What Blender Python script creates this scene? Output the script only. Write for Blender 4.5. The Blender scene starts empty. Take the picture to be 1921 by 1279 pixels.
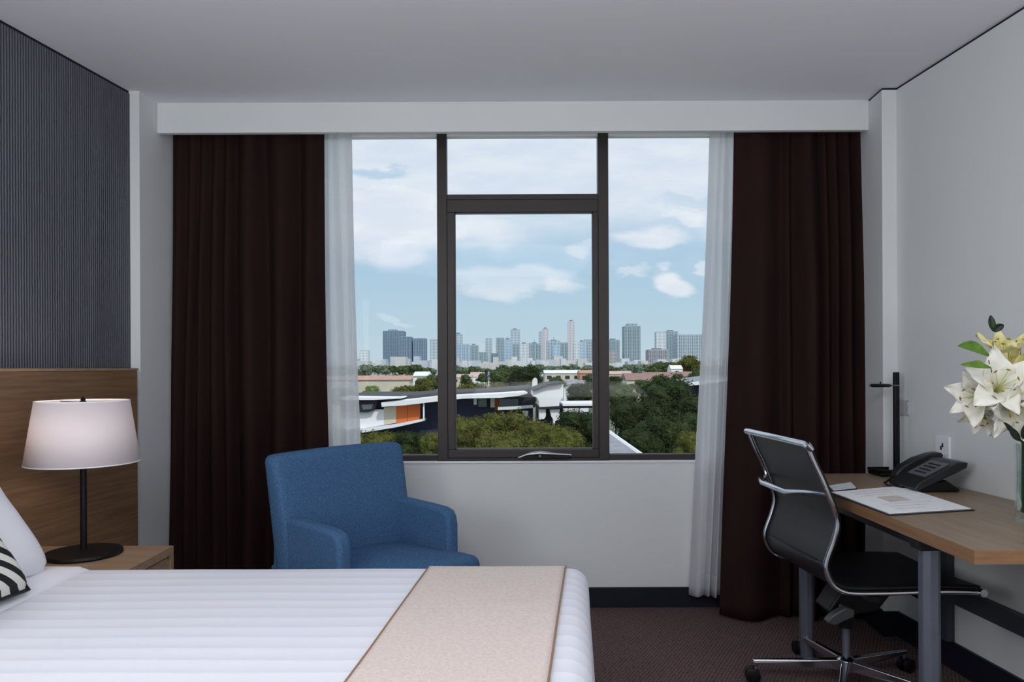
import bpy, math, random
from mathutils import Vector, Matrix, noise
random.seed(7)
PI = math.pi
scene = bpy.context.scene
col = scene.collection

# ------------------------------------------------------------------ camera
F = 1400.0; CX = 960.5; HY = 690.0; ROLL = 0.0045; EYE = 1.18
cd = bpy.data.cameras.new('camera'); cam = bpy.data.objects.new('camera', cd); col.objects.link(cam)
cd.sensor_width = 36; cd.lens = F / 1921 * 36; cd.shift_y = (HY - 639.5) / 1921; cd.clip_end = 9000; cd.clip_start = 0.05
cam.matrix_world = Matrix.Translation((0, 0, EYE)) @ Matrix.Rotation(PI/2, 4, 'X') @ Matrix.Rotation(-ROLL, 4, 'Z')
scene.camera = cam

def P(px, py, Y):
    """world point seen at a photo pixel at distance Y"""
    dx, dy = px - CX, py - HY
    x = dx*math.cos(ROLL) - dy*math.sin(ROLL); y = dx*math.sin(ROLL) + dy*math.cos(ROLL)
    return Vector((x/F*Y, Y, EYE - y/F*Y))
def onz(px, py, z):
    p = P(px, py, 1.0)
    k = (z - EYE) / (p.z - EYE)
    return Vector((p.x*k, k, z))

# ------------------------------------------------------------------ colour management
scene.view_settings.view_transform = 'Standard'; scene.view_settings.look = 'None'
scene.view_settings.gamma = 1.0; scene.view_settings.use_curve_mapping = False
scene.view_settings.exposure = 0.0
scene.cycles.use_denoising = True
scene.cycles.max_bounces = 10; scene.cycles.diffuse_bounces = 5; scene.cycles.transparent_max_bounces = 24
scene.cycles.caustics_reflective = False; scene.cycles.caustics_refractive = False
scene.cycles.sample_clamp_indirect = 3.0

def lin(c):
    return tuple(((v/255)/12.92 if v/255 <= .04045 else ((v/255+.055)/1.055)**2.4) for v in c)

# ------------------------------------------------------------------ sky
world = bpy.data.worlds.new('sky'); scene.world = world; world.use_nodes = True
nt = world.node_tree; nt.nodes.clear()
def mth(nt, op, a, b=None, c=None, clamp=False):
    n = nt.nodes.new('ShaderNodeMath'); n.operation = op; n.use_clamp = clamp
    for i, v in enumerate((a, b, c)):
        if v is None: continue
        if isinstance(v, (int, float)): n.inputs[i].default_value = v
        else: nt.links.new(v, n.inputs[i])
    return n.outputs[0]
def mixc(nt, fac, a, b):
    n = nt.nodes.new('ShaderNodeMix'); n.data_type = 'RGBA'
    if isinstance(fac, (int, float)): n.inputs[0].default_value = fac
    else: nt.links.new(fac, n.inputs[0])
    for i, v in ((6, a), (7, b)):
        if isinstance(v, tuple): n.inputs[i].default_value = (*v[:3], 1)
        else: nt.links.new(v, n.inputs[i])
    return n.outputs[2]
tc = nt.nodes.new('ShaderNodeTexCoord'); sp = nt.nodes.new('ShaderNodeSeparateXYZ'); nt.links.new(tc.outputs['Generated'], sp.inputs[0])
yy = mth(nt, 'MAXIMUM', sp.outputs[1], 0.08)
U = mth(nt, 'DIVIDE', sp.outputs[0], yy); V = mth(nt, 'DIVIDE', sp.outputs[2], yy)
def wnoise(su, sv, off, detail=4):
    cb = nt.nodes.new('ShaderNodeCombineXYZ')
    nt.links.new(mth(nt, 'MULTIPLY_ADD', U, su, off), cb.inputs[0]); nt.links.new(mth(nt, 'MULTIPLY_ADD', V, sv, off*.7), cb.inputs[1])
    n = nt.nodes.new('ShaderNodeTexNoise'); n.inputs['Scale'].default_value = 1.0; n.inputs['Detail'].default_value = detail
    n.inputs['Roughness'].default_value = .55
    nt.links.new(cb.outputs[0], n.inputs['Vector']); return n.outputs[0]
n1 = wnoise(9, 26, 3.1, 6); n2 = wnoise(11, 22, 17.3, 6); n3 = wnoise(4, 14, 8.2, 5)
Uw = mth(nt, 'ADD', U, mth(nt, 'MULTIPLY_ADD', n1, .10, -.05)); Vw = mth(nt, 'ADD', V, mth(nt, 'MULTIPLY_ADD', n2, .07, -.035))
def sstep(x, lo, hi):
    n = nt.nodes.new('ShaderNodeMapRange'); n.interpolation_type = 'SMOOTHSTEP'
    nt.links.new(x, n.inputs[0]); n.inputs[1].default_value = lo; n.inputs[2].default_value = hi
    return n.outputs[0]
dens = mth(nt, 'MULTIPLY', sstep(mth(nt, 'ADD', Vw, mth(nt, 'MULTIPLY_ADD', n3, .12, -.06)), .13, .24), .85)
def blob(px, py, rx, ry, amp):
    global dens
    u0 = (px-CX)/F; v0 = (HY-py)/F
    a = mth(nt, 'DIVIDE', mth(nt, 'SUBTRACT', Uw, u0), rx/F); b = mth(nt, 'DIVIDE', mth(nt, 'SUBTRACT', Vw, v0), ry/F)
    r = mth(nt, 'ADD', mth(nt, 'MULTIPLY', a, a), mth(nt, 'MULTIPLY', b, b))
    g = mth(nt, 'MULTIPLY', sstep(r, 1.5, .25), amp)
    dens = mth(nt, 'ADD', dens, g)
for b_ in [(735, 425, 130, 62, .8), (965, 525, 125, 32, .62), (1058, 541, 46, 14, .35), (1213, 452, 82, 26, .72), (1263, 533, 40, 22, .95),
           (1196, 509, 34, 9, .45), (1290, 412, 44, 13, .4), (1335, 506, 14, 12, .5), (745, 600, 36, 6, .3), (905, 432, 75, 30, .35),
           (1090, 470, 34, 10, .45), (712, 328, 62, 14, -.55), (1300, 384, 60, 9, -.25)]:
    blob(*b_)
dens = mth(nt, 'MINIMUM', mth(nt, 'MAXIMUM', dens, 0.0), 1.0)
cr = nt.nodes.new('ShaderNodeValToRGB'); nt.links.new(mth(nt, 'MULTIPLY', V, 2.0, clamp=True), cr.inputs[0])
el = cr.color_ramp.elements
el[0].position = 0.0; el[0].color = (*lin((184, 200, 209)), 1)
el[1].position = .9; el[1].color = (*lin((120, 165, 210)), 1)
for p_, c_ in ((.10, (175, 197, 210)), (.22, (167, 193, 212)), (.36, (161, 190, 213)), (.6, (156, 188, 215))):
    e = el.new(p_); e.color = (*lin(c_), 1)
wc = mixc(nt, sstep(n1, .35, .65), lin((212, 218, 229)), lin((226, 229, 234)))
skyc = mixc(nt, mth(nt, 'MULTIPLY', dens, .93), cr.outputs[0], wc)
bg = nt.nodes.new('ShaderNodeBackground'); nt.links.new(skyc, bg.inputs[0]); bg.inputs[1].default_value = 1.18
wo = nt.nodes.new('ShaderNodeOutputWorld'); nt.links.new(bg.outputs[0], wo.inputs[0])

# ------------------------------------------------------------------ sun and added fill lights for the room
sd = bpy.data.lights.new('sun', 'SUN'); sun = bpy.data.objects.new('sun', sd); col.objects.link(sun)
sd.energy = 2.1; sd.angle = math.radians(1.5); sd.color = (1, .96, .9)
sun.rotation_euler = Vector((-.35, .62, -.70)).to_track_quat('-Z', 'Y').to_euler(); sun.location = (0, -6, 12)
def area(name, loc, tgt, sx, sy, power, color):
    d = bpy.data.lights.new(name, 'AREA'); o = bpy.data.objects.new(name, d); col.objects.link(o)
    d.shape = 'RECTANGLE'; d.size = sx; d.size_y = sy; d.energy = power; d.color = color
    o.location = loc; o.rotation_euler = (Vector(tgt) - Vector(loc)).to_track_quat('-Z', 'Y').to_euler()
    return o
area('room_overhead_fill', (-.2, -.1, 2.36), (-.1, .35, 0), 2.2, 1.6, 64, (.96, .97, 1.0))  # unseen area light added overhead to brighten bed and walls
area('room_rear_fill', (-.6, -2.6, 1.2), (.2, 3.5, 1.0), 2.6, 1.6, 5, (.95, .97, 1.0))  # unseen area light added behind the camera as weak frontal fill
area('room_left_fill', (-1.75, .1, 1.45), (1.75, 2.3, 1.35), 1.0, .9, 21, (.94, .98, 1.0))  # added soft fill from the left to brighten the right wall
area('room_upward_fill', (.5, -.7, .95), (.5, -.5, 2.4), 1.8, 1.0, 62, (.93, .95, 1.0))  # added upward fill, unseen, lifts the ceiling brightness

# ------------------------------------------------------------------ materials
def mat(name, rgb, rough=.6, metal=0., spec=.4, var=0., vscale=8., vstretch=(1, 1, 1), bump=0., bscale=None, rgb2=None, bdist=.002):
    m = bpy.data.materials.new(name); m.use_nodes = True; t = m.node_tree; b = t.nodes['Principled BSDF']
    c = lin(rgb); b.inputs['Roughness'].default_value = rough; b.inputs['Metallic'].default_value = metal
    b.inputs['Specular IOR Level'].default_value = spec; b.inputs['Base Color'].default_value = (*c, 1)
    tcn = t.nodes.new('ShaderNodeTexCoord'); mp = t.nodes.new('ShaderNodeMapping'); t.links.new(tcn.outputs['Object'], mp.inputs[0])
    mp.inputs['Scale'].default_value = vstretch
    nz = t.nodes.new('ShaderNodeTexNoise'); nz.inputs['Scale'].default_value = vscale; nz.inputs['Detail'].default_value = 5
    t.links.new(mp.outputs[0], nz.inputs['Vector'])
    c2 = lin(rgb2) if rgb2 else tuple(max(0, v*(1-var)) for v in c)
    c1 = c if rgb2 else tuple(v*(1+var) for v in c)
    mr = t.nodes.new('ShaderNodeMapRange'); t.links.new(nz.outputs[0], mr.inputs[0]); mr.inputs[1].default_value = .32; mr.inputs[2].default_value = .68
    t.links.new(mixc(t, mr.outputs[0], c1, c2), b.inputs['Base Color'])
    if bump:
        n2_ = t.nodes.new('ShaderNodeTexNoise'); n2_.inputs['Scale'].default_value = bscale or vscale*4; n2_.inputs['Detail'].default_value = 4
        t.links.new(mp.outputs[0], n2_.inputs['Vector'])
        bp = t.nodes.new('ShaderNodeBump'); bp.inputs['Strength'].default_value = bump; bp.inputs['Distance'].default_value = bdist
        t.links.new(n2_.outputs[0], bp.inputs['Height']); t.links.new(bp.outputs[0], b.inputs['Normal'])
    return m
def pbsdf(m): return m.node_tree.nodes['Principled BSDF']
def wavebump(m, scale, vec=(1, 1, 1), direction='Y', strength=.6, dist=.003, distort=.4, darken=None):
    t = m.node_tree; b = pbsdf(m)
    tcn = t.nodes.new('ShaderNodeTexCoord'); mp = t.nodes.new('ShaderNodeMapping'); t.links.new(tcn.outputs['Object'], mp.inputs[0]); mp.inputs['Scale'].default_value = vec
    w = t.nodes.new('ShaderNodeTexWave'); w.bands_direction = direction; w.inputs['Scale'].default_value = scale
    w.inputs['Distortion'].default_value = distort; w.inputs['Detail'].default_value = 2; t.links.new(mp.outputs[0], w.inputs['Vector'])
    bp = t.nodes.new('ShaderNodeBump'); bp.inputs['Strength'].default_value = strength; bp.inputs['Distance'].default_value = dist
    t.links.new(w.outputs['Fac'], bp.inputs['Height']); t.links.new(bp.outputs[0], b.inputs['Normal'])
    if darken is not None:
        src = b.inputs['Base Color'].links[0].from_socket
        t.links.new(mixc(t, w.outputs['Fac'], darken, src), b.inputs['Base Color'])
    return w

M_white = mat('painted_wall', (218, 221, 221), .85, var=.015, vscale=1.5, bump=.1, bscale=150, bdist=.0006)
M_ceil = mat('painted_ceiling', (226, 226, 232), .9, var=.01, vscale=1.2)
M_paper = mat('ribbed_wallpaper', (116, 119, 130), .75, spec=.3, rgb2=(102, 103, 112), vscale=1.6, vstretch=(1, 3, .8))
wavebump(M_paper, 26, direction='Y', strength=.9, dist=.004, distort=1.2, darken=lin((76, 78, 88)))
M_gap = mat('painted_gap_shade', (22, 24, 32), .8)
M_trim = mat('dark_baseboard', (24, 25, 38), .5, spec=.3, var=.1)
M_rail = mat('dark_grey_duct', (62, 66, 74), .5, var=.08)
M_frame = mat('dark_bronze_aluminium', (58, 52, 52), .45, metal=.3, var=.06, vscale=3)
M_whitepl = mat('white_plastic', (232, 234, 238), .4, var=.01)
M_plate = mat('grey_plate', (188, 189, 192), .5)
M_black = mat('black_metal', (20, 19, 21), .45, metal=.3, spec=.4, var=.08)
M_blackpl = mat('black_plastic', (36, 36, 40), .4, var=.08, vscale=30)
M_greypl = mat('grey_plastic', (96, 98, 102), .4, var=.06)
M_lever = mat('dark_grey_plastic', (66, 67, 70), .35, var=.05)
M_chrome = mat('polished_aluminium', (205, 208, 214), .16, metal=1., var=.04)
M_steel = mat('grey_powder_steel', (108, 113, 126), .42, metal=.5, var=.05)
M_leather = mat('black_leather', (17, 18, 22), .42, spec=.5, var=.1, vscale=25, bump=.15, bscale=400, bdist=.0006)
def wood(name, a, b_, rough=.45, stretch=(1.2, 1.2, 14), scale=4.0):
    m = mat(name, a, rough, rgb2=b_, vscale=scale, vstretch=stretch, bump=.08, bscale=30)
    return m
M_head = wood('walnut_panel', (132, 104, 78), (112, 84, 60), .5, (3, 1.2, 30), 3.0)
M_night = wood('nightstand_wood', (164, 138, 112), (144, 116, 92), .5, (1, 6, 30), 4.0)
M_desk = wood('desk_wood', (148, 128, 106), (132, 111, 88), .38, (26, 1.3, 10), 3.0)
M_deskedge = wood('desk_edge_wood', (146, 110, 78), (126, 92, 64), .45, (4, 1.3, 40), 3.0)
M_curtain = mat('brown_curtain_fabric', (46, 29, 27), .9, spec=.1, rgb2=(39, 25, 24), vscale=9, vstretch=(2, 2, .3), bump=.3, bscale=300, bdist=.0008)
M_blue = mat('blue_woven_fabric', (78, 112, 148), .9, spec=.2, rgb2=(56, 88, 126), vscale=120, vstretch=(1, 1, 2.2), bump=.5, bscale=420, bdist=.0015)
M_sheet = mat('white_sheet', (238, 238, 243), .8, spec=.2, var=.01, vscale=3)
M_duvet = mat('white_sateen_stripe', (236, 237, 243), .6, spec=.3, var=.012, vscale=3)
w_d = wavebump(M_duvet, 4.8, vec=(.15, 1, 0), direction='Y', strength=.25, dist=.002, distort=1.6, darken=lin((224, 226, 234))); w_d.wave_profile = 'SAW'
M_runner = mat('beige_bed_runner', (224, 211, 203), .9, spec=.1, rgb2=(212, 198, 190), vscale=110, bump=.7, bscale=170, bdist=.002)
M_runneredge = mat('brown_hem', (150, 120, 100), .9)
M_valance = mat('white_bed_base', (205, 206, 212), .8, var=.02)
M_paperw = mat('printed_paper', (250, 250, 253), .7, var=.03, vscale=60)
M_printtan = mat('tan_print', (208, 192, 180), .7, rgb2=(224, 218, 214), vscale=40)
M_leaf = mat('bright_leaf', (112, 148, 46), .45, rgb2=(70, 112, 30), vscale=30)
M_leafd = mat('dark_leaf', (28, 48, 26), .45, rgb2=(18, 34, 20), vscale=30)
M_stem = mat('green_stem', (48, 72, 34), .5, var=.2, vscale=40)
M_petal = mat('lily_petal', (243, 240, 228), .55, rgb2=(226, 222, 204), vscale=14)
pbsdf(M_petal).inputs['Subsurface Weight'].default_value = .1
M_petaly = mat('lily_petal_cream', (238, 232, 184), .55, rgb2=(226, 216, 140), vscale=14)
M_anther = mat('anther', (176, 134, 52), .7, rgb2=(120, 80, 30), vscale=60)
M_throat = mat('lily_throat', (196, 200, 110), .6, var=.1)

# lamp shade, sheer and glass: mixes of thin surfaces
def shader_mat(name):
    m = bpy.data.materials.new(name); m.use_nodes = True; t = m.node_tree; t.nodes.clear()
    return m, t, t.nodes.new('ShaderNodeOutputMaterial')
def mixs(t, f, a, b):
    n = t.nodes.new('ShaderNodeMixShader')
    if isinstance(f, (int, float)): n.inputs[0].default_value = f
    else: t.links.new(f, n.inputs[0])
    t.links.new(a, n.inputs[1]); t.links.new(b, n.inputs[2]); return n.outputs[0]
def sh(t, kind, c, rough=None):
    n = t.nodes.new('ShaderNodeBsdf' + kind); n.inputs[0].default_value = (*c, 1)
    if rough is not None: n.inputs['Roughness'].default_value = rough
    return n.outputs[0]
def cloth_noise(t, s=300):
    tcn = t.nodes.new('ShaderNodeTexCoord'); nz = t.nodes.new('ShaderNodeTexNoise'); nz.inputs['Scale'].default_value = s
    t.links.new(tcn.outputs['Object'], nz.inputs['Vector']); return nz.outputs[0]
M_shade, t, o = shader_mat('linen_lampshade')
t.links.new(mixs(t, .35, sh(t, 'Diffuse', lin((240, 236, 240))), sh(t, 'Translucent', lin((240, 226, 220)))), o.inputs[0])
M_sheer, t, o = shader_mat('white_sheer_voile')
wv = mth(t, 'MULTIPLY_ADD', cloth_noise(t, 350), .1, .60)
t.links.new(mixs(t, wv, sh(t, 'Transparent', (1, 1, 1)), mixs(t, .82, sh(t, 'Diffuse', lin((242, 242, 244))), sh(t, 'Translucent', lin((248, 248, 250))))), o.inputs[0])
def glass(name, tint, gl=.05):
    m, t, o = shader_mat(name)
    lw = t.nodes.new('ShaderNodeFresnel'); lw.inputs[0].default_value = 1.45
    nz = cloth_noise(t, 2)
    g = sh(t, 'Glossy', (1, 1, 1), .02)
    t.links.new(mixs(t, mth(t, 'MULTIPLY', lw.outputs[0], mth(t, 'MULTIPLY_ADD', nz, .01, gl/.05)), sh(t, 'Transparent', tint), g), o.inputs[0])
    return m
M_glass = glass('window_glass', (.97, .98, .98), .004)
M_vase = glass('vase_glass', (.93, .96, .95), .02)
M_water = glass('vase_water', (.90, .95, .93), .01)

# carpet: small woven check
M_carpet = mat('woven_carpet', (126, 103, 101), .95, spec=.1, rgb2=(114, 93, 92), vscale=2.5)
t = M_carpet.node_tree; b = pbsdf(M_carpet)
tcn = t.nodes.new('ShaderNodeTexCoord'); mp = t.nodes.new('ShaderNodeMapping'); t.links.new(tcn.outputs['Object'], mp.inputs[0]); mp.inputs['Rotation'].default_value = (0, 0, .5)
ck = t.nodes.new('ShaderNodeTexVoronoi'); ck.inputs['Scale'].default_value = 75; ck.inputs['Randomness'].default_value = .25; t.links.new(mp.outputs[0], ck.inputs['Vector'])
mr = t.nodes.new('ShaderNodeMapRange'); t.links.new(ck.outputs['Distance'], mr.inputs[0]); mr.inputs[1].default_value = .2; mr.inputs[2].default_value = .6
src = b.inputs['Base Color'].links[0].from_socket
t.links.new(mixc(t, mr.outputs[0], src, lin((76, 62, 63))), b.inputs['Base Color'])
bp = t.nodes.new('ShaderNodeBump'); bp.inputs['Strength'].default_value = .6; bp.inputs['Distance'].default_value = .003; bp.invert = True
t.links.new(ck.outputs['Distance'], bp.inputs['Height']); t.links.new(bp.outputs[0], b.inputs['Normal'])

# zebra cushion
M_zebra = mat('black_and_cream_stripe', (226, 224, 214), .85, var=.02)
t = M_zebra.node_tree; b = pbsdf(M_zebra)
tcn = t.nodes.new('ShaderNodeTexCoord'); w = t.nodes.new('ShaderNodeTexWave'); w.inputs['Scale'].default_value = 8.5; w.inputs['Distortion'].default_value = 2.6; w.inputs['Detail'].default_value = 1; w.inputs['Detail Scale'].default_value = .6
mp = t.nodes.new('ShaderNodeMapping'); t.links.new(tcn.outputs['Object'], mp.inputs[0]); mp.inputs['Rotation'].default_value = (-.95, 0, 0)
w.bands_direction = 'Y'; t.links.new(mp.outputs[0], w.inputs['Vector'])
mr = t.nodes.new('ShaderNodeMapRange'); t.links.new(w.outputs['Fac'], mr.inputs[0]); mr.inputs[1].default_value = .44; mr.inputs[2].default_value = .52
t.links.new(mixc(t, mr.outputs[0], lin((24, 24, 26)), lin((228, 226, 216))), b.inputs['Base Color'])

# ------------------------------------------------------------------ mesh building
class MB:
    def __init__(s): s.v = []; s.f = []
    def add(s, vs, fs):
        n = len(s.v); s.v += [Vector(p) for p in vs]; s.f += [tuple(i+n for i in f) for f in fs]; return s
    def box(s, a, b, mtx=None):
        (x0, y0, z0), (x1, y1, z1) = a, b
        vs = [Vector(p) for p in ((x0, y0, z0), (x1, y0, z0), (x1, y1, z0), (x0, y1, z0), (x0, y0, z1), (x1, y0, z1), (x1, y1, z1), (x0, y1, z1))]
        if mtx: vs = [mtx @ p for p in vs]
        return s.add(vs, [(0, 3, 2, 1), (4, 5, 6, 7), (0, 1, 5, 4), (1, 2, 6, 5), (2, 3, 7, 6), (3, 0, 4, 7)])
    def prism(s, poly, off):
        """closed polygon of 3-D points swept by the vector off"""
        n = len(poly); off = Vector(off); A = [Vector(p) for p in poly]; B = [p + off for p in A]
        fs = [tuple(range(n)), tuple(range(2*n-1, n-1, -1))] + [(i, i+n, (i+1) % n+n, (i+1) % n) for i in range(n)]
        return s.add(A+B, fs)
    def tube(s, pts, r, n=12, cap=True, flat=1.0):
        pts = [Vector(p) for p in pts]; rs = r if isinstance(r, (list, tuple)) else [r]*len(pts)
        up = None; vs = []
        for i, p in enumerate(pts):
            d = (pts[min(i+1, len(pts)-1)] - pts[max(i-1, 0)]).normalized()
            if up is None:
                up = d.orthogonal().normalized()
            up = (up - d*up.dot(d)).normalized(); sd_ = d.cross(up)
            for k in range(n):
                a = 2*PI*k/n; vs.append(p + (up*math.cos(a) + sd_*math.sin(a)*flat)*rs[i])
        fs = []
        for i in range(len(pts)-1):
            for k in range(n):
                fs.append((i*n+k, i*n+(k+1) % n, (i+1)*n+(k+1) % n, (i+1)*n+k))
        if cap: fs += [tuple(range(n-1, -1, -1)), tuple(range((len(pts)-1)*n, len(pts)*n))]
        return s.add(vs, fs)
    def lathe(s, prof, c, n=32, sx=1, sy=1, closed=True):
        vs = []
        for r, z in prof:
            for k in range(n):
                a = 2*PI*k/n; vs.append((c[0]+r*sx*math.cos(a), c[1]+r*sy*math.sin(a), c[2]+z))
        fs = [(i*n+k, i*n+(k+1) % n, (i+1)*n+(k+1) % n, (i+1)*n+k) for i in range(len(prof)-1) for k in range(n)]
        if closed: fs += [tuple(range(n-1, -1, -1)), tuple(range((len(prof)-1)*n, len(prof)*n))]
        return s.add(vs, fs)
    def grid(s, fn, nu, nv):
        vs = [fn(i/nu, j/nv) for j in range(nv+1) for i in range(nu+1)]
        return s.add(vs, [(j*(nu+1)+i, j*(nu+1)+i+1, (j+1)*(nu+1)+i+1, (j+1)*(nu+1)+i) for j in range(nv) for i in range(nu)])
    def build(s, name, material, parent=None, base=None, smooth=35, bevel=0, seg=3, solid=0, sub=0):
        """one mesh object; vertices are given in world space"""
        if parent is not None: o0 = parent['_o'] if '_o' in parent else (0, 0, 0)
        else: o0 = base if base is not None else (0, 0, 0)
        o0 = Vector(o0)
        me = bpy.data.meshes.new(name); me.from_pydata([p - o0 for p in s.v], [], s.f); me.validate(); me.update()
        for m_ in (material if isinstance(material, (list, tuple)) else [material]): me.materials.append(m_)
        ob = bpy.data.objects.new(name, me); col.objects.link(ob)
        if parent is not None: ob.parent = parent; ob['_o'] = tuple(o0)
        else: ob.location = o0; ob['_o'] = tuple(o0)
        if smooth:
            me.polygons.foreach_set('use_smooth', [True]*len(me.polygons)); me.set_sharp_from_angle(angle=math.radians(smooth))
        if sub: md = ob.modifiers.new('sub', 'SUBSURF'); md.levels = sub; md.render_levels = sub
        if solid: md = ob.modifiers.new('solid', 'SOLIDIFY'); md.thickness = solid; md.offset = 0
        if bevel: md = ob.modifiers.new('bevel', 'BEVEL'); md.width = bevel; md.segments = seg; md.limit_method = 'ANGLE'; md.angle_limit = math.radians(40)
        return ob
def tag(o, label, cat, group=None, kind=None):
    o['label'] = label; o['category'] = cat
    if group: o['group'] = group
    if kind: o['kind'] = kind
    return o
def thing(name, loc, label, cat, group=None):
    o = bpy.data.objects.new(name, None); col.objects.link(o); o.location = loc; o['_o'] = tuple(loc); o.empty_display_size = .1
    return tag(o, label, cat, group)
def structure(o): o['kind'] = 'structure'; return o

# ================================================================== ROOM
CEIL = 2.4
def XL(Y): return -1.67 + .153*(Y-3.27)      # wallpapered wall
def XR(Y): return 1.926 - .0725*Y            # right wall
YB = -3.2
WY = 3.68                                    # inner face of the window wall
structure(MB().box((-4.6, YB-.2, -.1), (3.4, WY+.15, 0)).build('floor', M_carpet, smooth=0))
structure(MB().box((-4.6, YB-.2, CEIL), (3.4, WY+.15, CEIL+.12)).build('ceiling', M_ceil, smooth=0))
structure(MB().prism([(XL(YB), YB, 0), (XL(3.27), 3.27, 0), (XL(3.27)-.2, 3.27, 0), (XL(YB)-.2, YB, 0)], (0, 0, CEIL-.012)).build('wall_left', M_paper, smooth=0))
structure(MB().prism([(XR(YB), YB, 0), (XR(YB)+.2, YB, 0), (XR(3.27)+.2, 3.27, 0), (XR(3.27), 3.27, 0)], (0, 0, CEIL-.010)).build('wall_right', M_white, smooth=0))
structure(MB().box((-4.6, YB-.2, 0), (3.4, YB, CEIL)).build('wall_back', M_white, smooth=0))
# white returns between side walls and window wall
structure(MB().prism([(-1.628, 3.27, 0), (-1.60, WY+.12, 0), (-1.95, WY+.12, 0), (-1.95, 3.27, 0)], (0, 0, CEIL)).build('wall_corner_left', M_white, smooth=0))
structure(MB().prism([(1.626, 3.27, 0), (1.95, 3.27, 0), (1.95, WY+.12, 0), (1.664, WY+.12, 0)], (0, 0, CEIL-.008)).build('wall_corner_right', M_white, smooth=0, bevel=.004))
# dark strips standing in for the shade of the gaps under the ceiling
structure(MB().prism([(XL(YB)-.004, YB, CEIL-.012), (XL(3.27)-.004, 3.27, CEIL-.012), (XL(3.27)-.2, 3.27, CEIL-.012), (XL(YB)-.2, YB, CEIL-.012)], (0, 0, .012)).build('trim_1', M_gap, smooth=0))
structure(MB().prism([(XR(YB)+.004, YB, CEIL-.010), (XR(YB)+.2, YB, CEIL-.010), (XR(3.27)+.2, 3.27, CEIL-.010), (XR(3.27)+.004, 3.27, CEIL-.010)], (0, 0, .010)).build('trim_2', M_gap, smooth=0))
structure(MB().prism([(1.630, 3.274, CEIL-.008), (1.95, 3.274, CEIL-.008), (1.95, 3.5, CEIL-.008), (1.644, 3.5, CEIL-.008)], (0, 0, .008)).build('trim_3', M_gap, smooth=0))
# bulkhead over the curtains
structure(MB().box((-1.62, 3.416, 2.262), (1.645, 3.446, CEIL)).build('trim_4', M_white, smooth=0, bevel=.002))
# window wall around its opening
wx0, wx1, wz0, wz1 = P(586, 700, WY).x, P(1392, 700, WY).x, P(960, 864, WY).z, 2.362
w_ = MB(); 
w_.box((-1.9, WY, 0), (1.95, WY+.12, wz0)); w_.box((-1.9, WY, wz1), (1.95, WY+.12, CEIL)); w_.box((-1.9, WY, wz0), (wx0, WY+.12, wz1)); w_.box((wx1, WY, wz0), (1.95, WY+.12, wz1))
structure(w_.build('wall_window_side', M_white, smooth=0))
structure(MB().box((-1.6, WY-.012, 0), (1.66, WY, .098)).build('baseboard_window_side', M_trim, smooth=0, bevel=.002))
structure(MB().prism([(XR(YB)-.012, YB, 0), (XR(YB), YB, 0), (XR(3.27), 3.27, 0), (XR(3.27)-.012, 3.27, 0)], (0, 0, .108)).build('baseboard_right', M_trim, smooth=0))
structure(MB().prism([(1.614, 3.258, 0), (1.95, 3.258, 0), (1.95, 3.27, 0), (1.626, 3.27, 0), (1.66, WY-.01, 0), (1.648, WY-.01, 0)], (0, 0, .108)).build('baseboard_corner', M_trim, smooth=0))
structure(MB().prism([(XR(.5)-.035, .5, .268), (XR(.5), .5, .268), (XR(3.0), 3.0, .268), (XR(3.0)-.035, 3.0, .268)], (0, 0, .066)).build('trim_5', M_rail, smooth=0, bevel=.003))
a_, b_ = XR(2.965), XR(2.90)
structure(MB().prism([(a_-.03, 2.965, .108), (b_-.03, 2.90, .108), (b_, 2.90, .108), (a_, 2.965, .108)], (0, 0, .575)).build('trim_6', M_rail, smooth=0))

# window
win = bpy.data.objects.new('window_1', None); col.objects.link(win); win.location = (0.09, WY, wz0); win['_o'] = tuple(win.location); win['kind'] = 'structure'
FY0, FY1 = 3.672, 3.73
def wbox(mb, px0, py0, px1, py1, y0=FY0, y1=FY1):
    a = P(px0, py1, y0); b = P(px1, py0, y0); mb.box((a.x, y0, a.z), (b.x, y1, b.z)); return mb
fr = MB()
a = P(820, 864, FY0)
ml0, ml1 = P(820.5, 600, FY0).x, P(839, 600, FY0).x
mr0, mr1 = P(1123, 600, FY0).x, P(1142.5, 600, FY0).x
fr.box((ml0, FY0, wz0), (ml1, FY1, wz1)); fr.box((mr0, FY0, wz0), (mr1, FY1, wz1))
zt0, zt1 = P(960, 374, FY0).z, P(960, 364, FY0).z
fr.box((ml1, FY0, zt0), (mr0, FY1, zt1))
zb = P(960, 854.5, FY0).z
fr.box((wx0, FY0+.012, wz0), (ml0, FY1, zb)); fr.box((mr1, FY0+.012, wz0), (wx1, FY1, zb)); fr.box((ml1, FY0, wz0), (mr0, FY1, P(960, 859, FY0).z))
fr.build('window_frame', M_frame, win, smooth=0, bevel=.002)
hd = MB(); hd.box((wx0, FY0+.01, P(960, 254, FY0).z), (wx1, FY1, wz1)); hd.box((wx0, FY0+.01, zb), (wx0+.02, FY1, wz1)); hd.box((wx1-.02, FY0+.01, zb), (wx1, FY1, wz1))
o = hd.build('head_rail', M_whitepl, win, smooth=0, bevel=.002); o['label'] = 'white top and side rail of the window'
sa = MB(); sy0, sy1 = FY0-.006, FY1-.01
sx0, sx1, sz0, sz1 = ml1+.001, mr0-.001, P(960, 858.5, FY0).z, zt0-.001
gx0, gx1, gz0, gz1 = P(853.5, 600, FY0).x, P(1113, 600, FY0).x, P(960, 843, FY0).z, P(960, 398, FY0).z
sa.box((sx0, sy0, sz0), (sx1, sy1, gz0)); sa.box((sx0, sy0, gz1), (sx1, sy1, sz1)); sa.box((sx0, sy0, gz0), (gx0, sy1, gz1)); sa.box((gx1, sy0, gz0), (sx1, sy1, gz1))
sash = sa.build('opening_sash', M_frame, win, smooth=0, bevel=.003)
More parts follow.
